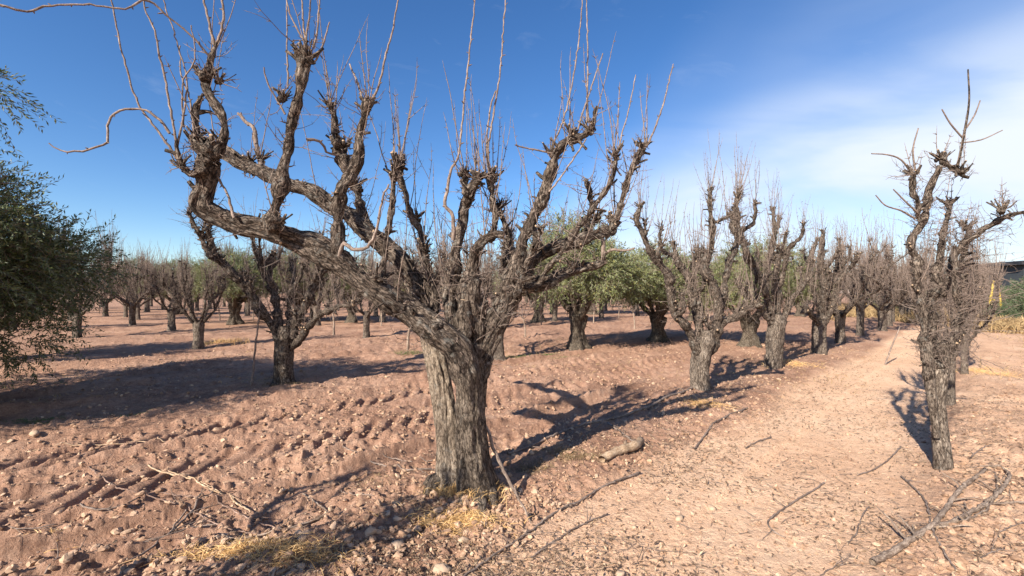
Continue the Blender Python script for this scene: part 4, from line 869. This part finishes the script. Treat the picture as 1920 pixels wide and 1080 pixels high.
fallen('fallen_branch', 'thick forked branch lying across the lower right corner', 'branch', [([(1636, 1054, 9), (1690, 1030, 9), (1748, 1000, 7.5), (1775, 965, 6), (1800, 935, 5.5), (1848, 900, 4)], 8), ([(1750, 1002, 6), (1800, 990, 6), (1850, 962, 5), (1882, 935, 5), (1893, 910, 4), (1880, 895, 3), (1855, 888, 3)], 5), ([(1800, 985, 3), (1860, 965, 3), (1925, 960, 2.5)], 3), ([(1800, 1000, 3), (1850, 975, 3), (1870, 930, 3), (1865, 900, 2)], 3)], M_DEAD, 9, 5)
fallen('fallen_branch', 'dark curved stick crossing over the thick forked branch at lower right', 'branch', [([(1690, 890), (1718, 918), (1738, 950), (1748, 1005), (1768, 1050), (1795, 1090)], 3)], M_TWIG, 4, 6)
fallen('fallen_twig', 'hooked bent twig lying alone on the dirt path', 'twig', [([(1546, 896), (1510, 920), (1478, 938), (1448, 958), (1440, 972), (1452, 986), (1472, 996)], 2.4)], M_TWIG, 2, 7)
fallen('fallen_twig', 'short curved twig right of the hooked twig on the path', 'twig', [([(1630, 940), (1614, 962), (1608, 985), (1590, 1012)], 1.9)], M_TWIG, 2, 8)
fallen('fallen_twig', 'small curved twig on the path below the shaggy tree shadow', 'twig', [([(1690, 830), (1665, 855), (1640, 872), (1608, 882)], 1.9)], M_TWIG, 2, 9)
fallen('fallen_twig', 'dark twig along the left edge of the path below the second tree', 'twig', [([(1302, 835), (1325, 810), (1350, 790), (1400, 765)], 2.6)], M_TWIG, 3, 10)
fallen('fallen_branch', 'pale straight stick pair pointing to the big trunk in the left foreground', 'branch', [([(272, 878), (340, 898), (400, 920), (470, 955)], 2.6), ([(300, 880), (380, 908), (462, 950)], 1.8)], M_CUT, 1, 11)
fallen('fallen_branch', 'reddish whip lying across the left foreground soil', 'branch', [([(165, 885), (215, 918), (262, 930), (330, 950), (420, 985), (505, 1018)], 1.9)], M_SHOOT, 3, 12)
fallen('fallen_branch', 'thin whip running right toward the soil bank in the left foreground', 'branch', [([(300, 925), (390, 940), (470, 968), (540, 1000)], 1.8)], M_SHOOT, 2, 13)
fallen('fallen_branch', 'long dark branch reaching from the lower left corner up to the right', 'branch', [([(85, 1085), (150, 1050), (215, 1030), (290, 1012), (350, 990), (410, 978)], 3)], M_TWIG, 4, 14)
fallen('fallen_branch', 'dark forked branch nearest the bottom edge at left', 'branch', [([(170, 1092), (250, 1050), (310, 1005), (345, 975), (400, 925)], 3.4), ([(310, 1010), (350, 960), (375, 935)], 2.4)], M_TWIG, 5, 15)
fallen('fallen_twig', 'pale bent twig left of the shaded soil bank', 'twig', [([(568, 922), (595, 940), (615, 968), (590, 988), (555, 1002)], 2.4)], M_DEAD, 2, 16)
fallen('fallen_twig', 'long straight straw-coloured stalk lying at the edge of the left shade', 'twig', [([(30, 853), (120, 845), (220, 838), (312, 833)], 1.7)], M_STRAW if False else M_CUT, 0, 17)
fallen('fallen_branch', 'tangled grey branch against the soil bank at bottom centre left', 'branch', [([(410, 1006), (440, 1022), (490, 1020), (545, 1006), (600, 985), (625, 968)], 3), ([(425, 1035), (480, 1036), (530, 1032)], 2.4)], M_DEAD, 8, 18)
fallen('fallen_branch', 'curving bare branch on the left soil parallel to the tyre track', 'branch', [([(150, 958), (180, 962), (220, 955), (262, 938)], 3), ([(0, 992), (60, 990), (110, 978)], 2)], M_TWIG, 2, 19)
fallen('fallen_branch', 'thin branch lying left of the big trunk foot', 'branch', [([(695, 868), (735, 880), (770, 886), (808, 884)], 2.6), ([(640, 842), (700, 856), (760, 868), (812, 870)], 1.6), ([(690, 880), (640, 925), (700, 945)], 1.4)], M_TWIG, 5, 20)
fallen('fallen_branch', 'long thin stick lying beside the path just below the long branch', 'branch', [([(995, 1035), (1040, 1005), (1090, 975), (1140, 955)], 2.6)], M_TWIG, 4, 21)
for i, (px, py) in enumerate(((1560, 1060), (1895, 1010), (1840, 860), (1700, 1010), (1860, 1060), (1420, 830))):
    fallen('fallen_twig', ['small twig on the path at the bottom edge', 'small twig at the right edge below the forked branch', 'small twig in the litter right of the shaggy tree', 'small twig just above the thick forked branch', 'small twig in the lower right corner litter', 'small twig on the path in line with the second tree'][i], 'twig', [([(px-22, py+8), (px, py-4), (px+26, py-12)], 1.8)], M_TWIG, 4, 40+i)
def stick(name, label, pts, d0, d1, m, seed, base):
    rng = np.random.default_rng(seed); g = Geo(); a, r = trace(pts, d0, d1); p, q = catmull(a, r, .04); p += rng.normal(size=p.shape)*.003; tube(g, p, q, 7, rough=.1, seed=seed, cut=True)
    for _ in range(4): 
        i = rng.integers(1, len(p)); t = unit(p[-1]-p[0]); twig(g, p[i], unit(t+perp(t, rng)), .08, .002, rng)
    tag(obj(name, g, [m, M_CUT], origin=tuple(p[0])), label, 'stick', 'sticks standing upright')
stick('leaning_stick', 'dark stick leaning against the right side of the big trunk', [(968, 925, 3.6), (950, 893, 3.6), (930, 850, 3.2), (915, 810, 3), (905, 780, 2.6)], 3.58, 3.6, M_TWIG, 1, 0)
stick('leaning_stick', 'thin crooked twig standing in the soil in front of the big trunk', [(998, 985, 2), (985, 955, 2), (972, 935, 2), (965, 915, 1.4)], 3.15, 3.2, M_TWIG, 2, 0)
stick('leaning_stick', 'tall thin stick standing upright left of the lone dark tree', [(470, 728, 1.8), (475, 690, 1.8), (480, 640, 1.7), (486, 590, 1.4), (487, 560, 1.4)], 7.6, 7.6, M_TWIG, 3, 0)
stick('leaning_stick', 'thin dark twig sticking out of the path left of the shaggy tree', [(1660, 683, 1.5), (1668, 660, 1.5), (1678, 635, 1.3), (1688, 612, 1)], 10.2, 10.2, M_TWIG, 4, 0)

# ------------------------------------------------------------------ stones and clods
def icos():
    n, k = 5, 8; V_ = [] 
    for i in range(n):
        z = math.cos(PI*(i+.5)/n); r = math.sin(PI*(i+.5)/n)
        for j in range(k): a = 2*PI*(j+.5*(i % 2))/k; V_.append((r*math.cos(a), r*math.sin(a), z))
    F_ = []
    for i in range(n-1):
        for j in range(k): F_.append((i*k+j, (i+1)*k+j, (i+1)*k+(j+1) % k, i*k+(j+1) % k))
    for i0, rev in ((0, 0), ((n-1)*k, 1)):
        q = [i0+j for j in range(k)]
        if rev: q = q[::-1]
        F_ += [(q[0], q[1], q[2], q[3]), (q[0], q[3], q[4], q[7]), (q[4], q[5], q[6], q[7])]
    return np.array(V_), np.array(F_)
IV, IF = icos()
def stones(g, x, y, size, rng, sink=.3, ang=.5):
    n = len(x); sc = np.stack([rng.uniform(.7, 1.3, n), rng.uniform(.6, 1.1, n), rng.uniform(.4, .85, n)], 1)*size[:, None]
    jit = 1+(rng.random((n, len(IV)))-.5)*ang
    # facets: clamp some directions
    v = IV[None]*jit[..., None]*1.0
    for _ in range(3):
        pn = rng.normal(size=(n, 1, 3)); pn /= np.linalg.norm(pn, axis=2)[..., None]; dt = (v*pn).sum(2); ex = np.clip(dt-.62, 0, None); v = v-pn*ex[..., None]
    v = v*sc[:, None]; a = rng.uniform(0, 6.28, n); c, s = np.cos(a)[:, None], np.sin(a)[:, None]
    tx = rng.normal(size=n)[:, None]*.25
    X = v[..., 0]*c-v[..., 1]*s; Y = v[..., 0]*s+v[..., 1]*c; Z = v[..., 2]+tx*v[..., 0]
    z0 = ground_z(x, y)+sc[:, 2]*(1-sink)*.6
    V_ = np.stack([X+x[:, None], Y+y[:, None], Z+z0[:, None]], -1).reshape(-1, 3)
    f = (np.arange(n)[:, None, None]*len(IV)+IF[None]).reshape(-1, 4); g.add(V_, f)
rs = np.random.default_rng(12)
SL = [(716, 757, .045, 'small whitish stone on the lit soil left of the big trunk'), (206, 832, .045, 'pale stone at the lower edge of the left shade'), (188, 838, .04, 'greyish stone touching the pale one at the edge of the left shade'), (64, 818, .075, 'flat stone lying inside the left shade'), (18, 826, .05, 'stone in the left shade at the picture edge'), (832, 1066, .055, 'largest pale clod at the bottom edge right of the straw'), (950, 1043, .04, 'stone just right of the long thin branch at bottom centre'), (1333, 940, .05, 'pale flat stone half sunk in the middle of the path'), (1275, 968, .045, 'flat stone in the path left of the hooked twig'), (1160, 1070, .045, 'rounded stone at the bottom edge of the path'), (1066, 945, .045, 'angular clod on the bank left of the long branch'), (1800, 985, .04, 'rounded stone beside the thick forked branch'), (870, 1018, .04, 'reddish clod in front of the straw tuft'), (1190, 985, .035, 'small stone on the path edge below the log'), (745, 1035, .05, 'clod left of the largest pale one at the bottom')]
for i, (px, py, s, lab) in enumerate(SL):
    x, y = G(px, py); gq = Geo(); stones(gq, np.array([x]), np.array([y]), np.array([s*.85]), rs, .55, .5)
    tag(obj('stone', gq, [M_STONE], origin=(x, y, gz(x, y))), lab, 'stone', 'larger stones on the soil')
def scatter(n, rng, rmax, fn, rmin=2.0):
    """random points denser near the camera, kept with probability fn(s, t, x, y)"""
    out = np.zeros((0, 2))
    while len(out) < n:
        m = n*3; r = rmin*(rmax/rmin)**(rng.random(m)**.9); a = np.radians(rng.uniform(-54, 54, m)); x = np.sin(a)*r; y = np.cos(a)*r; s, t = st(x, y)
        k = rng.random(m) < fn(s, t, x, y); out = np.vstack([out, np.stack([x[k], y[k]], 1)])
    return out[:n, 0], out[:n, 1]
def dens_clod(s, t, x, y):
    pm = path_mask(x, y); return np.clip(.10+.9*(1-pm)*(.3+.7*np.exp(-((t+.35)/.5)**2))*(vn2(x*1.5, y*1.5, 91)**1.5*1.8), .03, 1)
gq = Geo(); x, y = scatter(16000, rs, 16, dens_clod); sz = .006+.024*rs.random(16000)**5.0*(1-.55*path_mask(x, y))+.004; stones(gq, x, y, sz, rs, .35, .6)
tag(obj('clods', gq, [M_GRAVEL], smooth=False), 'countless small clods and pebbles strewn over the reddish soil', 'clods', kind='stuff')
gq = Geo(); x, y = scatter(500, rs, 14, dens_clod); sz = .006+.018*rs.random(500)**3; stones(gq, x, y, sz, rs, .3, .5)
tag(obj('pebbles', gq, [M_STONE], smooth=False), 'small pale pebbles lying among the soil clods', 'pebbles', kind='stuff')

# ------------------------------------------------------------------ litter and twig debris
def dens_litter(s, t, x, y):
    q = vn2(x*1.2, y*1.2, 71); return np.clip(.20*(t < 0)+.06+.6*np.exp(-((t+3.3)/1.1)**2)+.35*np.exp(-((t+.8)/.5)**2), 0, 1)*np.clip((q-.2)*2.2, .15, 1)
n = 34000; x, y = scatter(n, rs, 17, dens_litter); z = ground_z(x, y)+.008*rs.random(n)+.003; p = np.stack([x, y, z], 1)
d = rs.normal(size=(n, 3))*[1, 1, .35]; d /= np.linalg.norm(d, axis=1)[:, None]; nr = np.array([0, 0, 1.])+rs.normal(size=(n, 3))*.5; nr -= d*(nr*d).sum(1)[:, None]; nr /= np.linalg.norm(nr, axis=1)[:, None]
gq = Geo(); leaves(gq, p, d, nr, rs.uniform(.014, .05, n), rs.uniform(.002, .008, n)); tag(obj('leaf_litter', gq, [M_LITTER], smooth=False), 'curled dry leaf litter scattered over the path and row banks', 'leaf litter', kind='stuff')
gq = Geo(); x, y = scatter(3600, rs, 13, dens_litter)
for a, b_ in zip(x, y):
    an = rs.uniform(0, 6.28); L = rs.uniform(.04, .22); z0 = gz(a, b_)+.006; twig(gq, [a, b_, z0], [math.cos(an), math.sin(an), rs.uniform(-.02, .12)], L, rs.uniform(.001, .0022), rs, 0, .1, 3, 1, n=4)
tag(obj('twig_litter', gq, [M_TWIG, M_CUT]), 'small broken twigs scattered over the path and the soil', 'twig litter', kind='stuff')

# ------------------------------------------------------------------ grass
def blades(g, x, y, L, w, rng, spread=.8, z=None):
    n = len(x); z = ground_z(x, y) if z is None else z; p = np.stack([x, y, z-.004], 1); d = rng.normal(size=(n, 3))*[spread, spread, .1]+[0, 0, 1]; d /= np.linalg.norm(d, axis=1)[:, None]
    s = np.cross(d, rng.normal(size=(n, 3))); s /= np.linalg.norm(s, axis=1)[:, None]; dr = d*[1, 1, 0]; dr[:, 2] = -.5
    L = L[:, None]; c1 = p+d*L*.5; c2 = c1+(d+dr*.9)*L*.35; V_ = np.stack([p-s*w, p+s*w, c1+s*w*.8, c1-s*w*.8, c2+s*w*.2, c2-s*w*.2], 1).reshape(-1, 3)
    i = np.arange(n)[:, None]*6; g.add(V_, np.concatenate([i+[[0, 1, 2, 3]], i+[[3, 2, 4, 5]]]))
def tuft(px, py, rx, ry, n, L, m, label, w=.0019, spread=.8, name='grass_tuft', cat='grass tuft'):
    x0, y0 = G(px, py); x = x0+rs.normal(size=n)*rx; y = y0+rs.normal(size=n)*ry; gq = Geo(); blades(gq, x, y, rs.uniform(.4, 1, n)*L, w, rs, spread)
    tag(obj(name, gq, [m], origin=(x0, y0, gz(x0, y0)), smooth=False), label, cat, 'grass tufts')
tuft(875, 935, .13, .06, 1100, .16, M_STRAW, 'dry golden grass growing against the foot of the big trunk', spread=.6)
tuft(855, 985, .15, .07, 1500, .12, M_STRAW, 'bright yellow straw flattened on the soil in front of the big trunk', spread=2.2)
tuft(470, 1066, .22, .05, 1300, .14, M_STRAW, 'heap of yellow straw at the bottom edge, left of centre', spread=2.4)
tuft(600, 1060, .10, .06, 250, .12, M_STRAW, 'sparse straw right of the yellow heap at the bottom edge', spread=2.0)
tuft(60, 1022, .09, .04, 200, .08, M_STRAW, 'small straw clump near the lower left corner', spread=2.2)
tuft(700, 905, .14, .08, 260, .07, M_BROWNG, 'brownish dead grass left of the big trunk foot', spread=1.4)
tuft(1075, 862, .16, .08, 650, .10, M_BROWNG, 'brown withered grass between the big trunk and the log', spread=1.3)
tuft(1000, 885, .10, .06, 300, .10, M_BROWNG, 'withered brown grass just right of the leaning stick', spread=1.3)
tuft(1320, 768, .16, .08, 500, .13, M_STRAW, 'pale straw tuft at the foot of the second tree of the row', spread=1.5)
tuft(1480, 690, .3, .2, 500, .16, M_STRAW, 'yellow grass beside the third tree of the row', w=.0025, spread=1.2)
tuft(425, 648, .35, .25, 500, .32, M_STRAW, 'pale dry weed right of the short dark tree in the left field', w=.003, spread=.7)
tuft(1000, 668, .5, .15, 800, .12, M_GREENG, 'green weeds on the soil in front of the olive', w=.003, spread=1.0)
tuft(75, 788, .22, .08, 600, .06, M_GREENG, 'patch of low green grass in the left shade', w=.002, spread=1.0)
tuft(250, 775, .2, .08, 250, .05, M_GREENG, 'fainter patch of green grass in the shade right of the first', w=.002, spread=1.0)
tuft(770, 665, .25, .12, 300, .16, M_GREENG, 'weeds around the whitened foot of the slim young tree', w=.003, spread=1.0)
tuft(530, 722, .28, .2, 700, .10, M_BROWNG, 'brown grass around the foot of the lone dark tree', w=.002, spread=.8)
tuft(1840, 700, .3, .3, 700, .18, M_STRAW, 'straw under the shaggy tree on its right', w=.002, spread=1.5)
tuft(1655, 780, .35, .25, 0+200, .05, M_BROWNG, 'thin brown grass left of the shaggy tree', w=.002, spread=1.8)
# rough dry grass beyond the path and at the right
gq = Geo(); n = 26000; a = np.radians(rs.uniform(34, 56, n)); r = 26*(70/26)**rs.random(n); x = np.sin(a)*r; y = np.cos(a)*r
k = (vn2(x*.25, y*.25, 33) > .35); blades(gq, x[k], y[k], rs.uniform(.3, .8, k.sum()), .02, rs, .6); 
n = 3500; x, y = xy(rs.uniform(9, 24, n), rs.normal(size=n)*.9-5.6); blades(gq, x, y, rs.uniform(.1, .45, n), .006, rs, .8)
n = 9000; a = np.radians(rs.uniform(-50, 38, n)); r = 9*(60/9)**rs.random(n); x = np.sin(a)*r; y = np.cos(a)*r; k = vn2(x*.5, y*.5, 35) > .6; blades(gq, x[k], y[k], rs.uniform(.03, .11, k.sum())*(1+r[k]/40), .005, rs, .9)
tag(obj('dry_grass', gq, [M_DRY], smooth=False), 'rough golden dry grass beyond the end of the path and between the rows', 'dry grass', kind='stuff')
print('objects', len(bpy.data.objects))
for o in bpy.data.objects:
    if 'used' in o: del o['used']
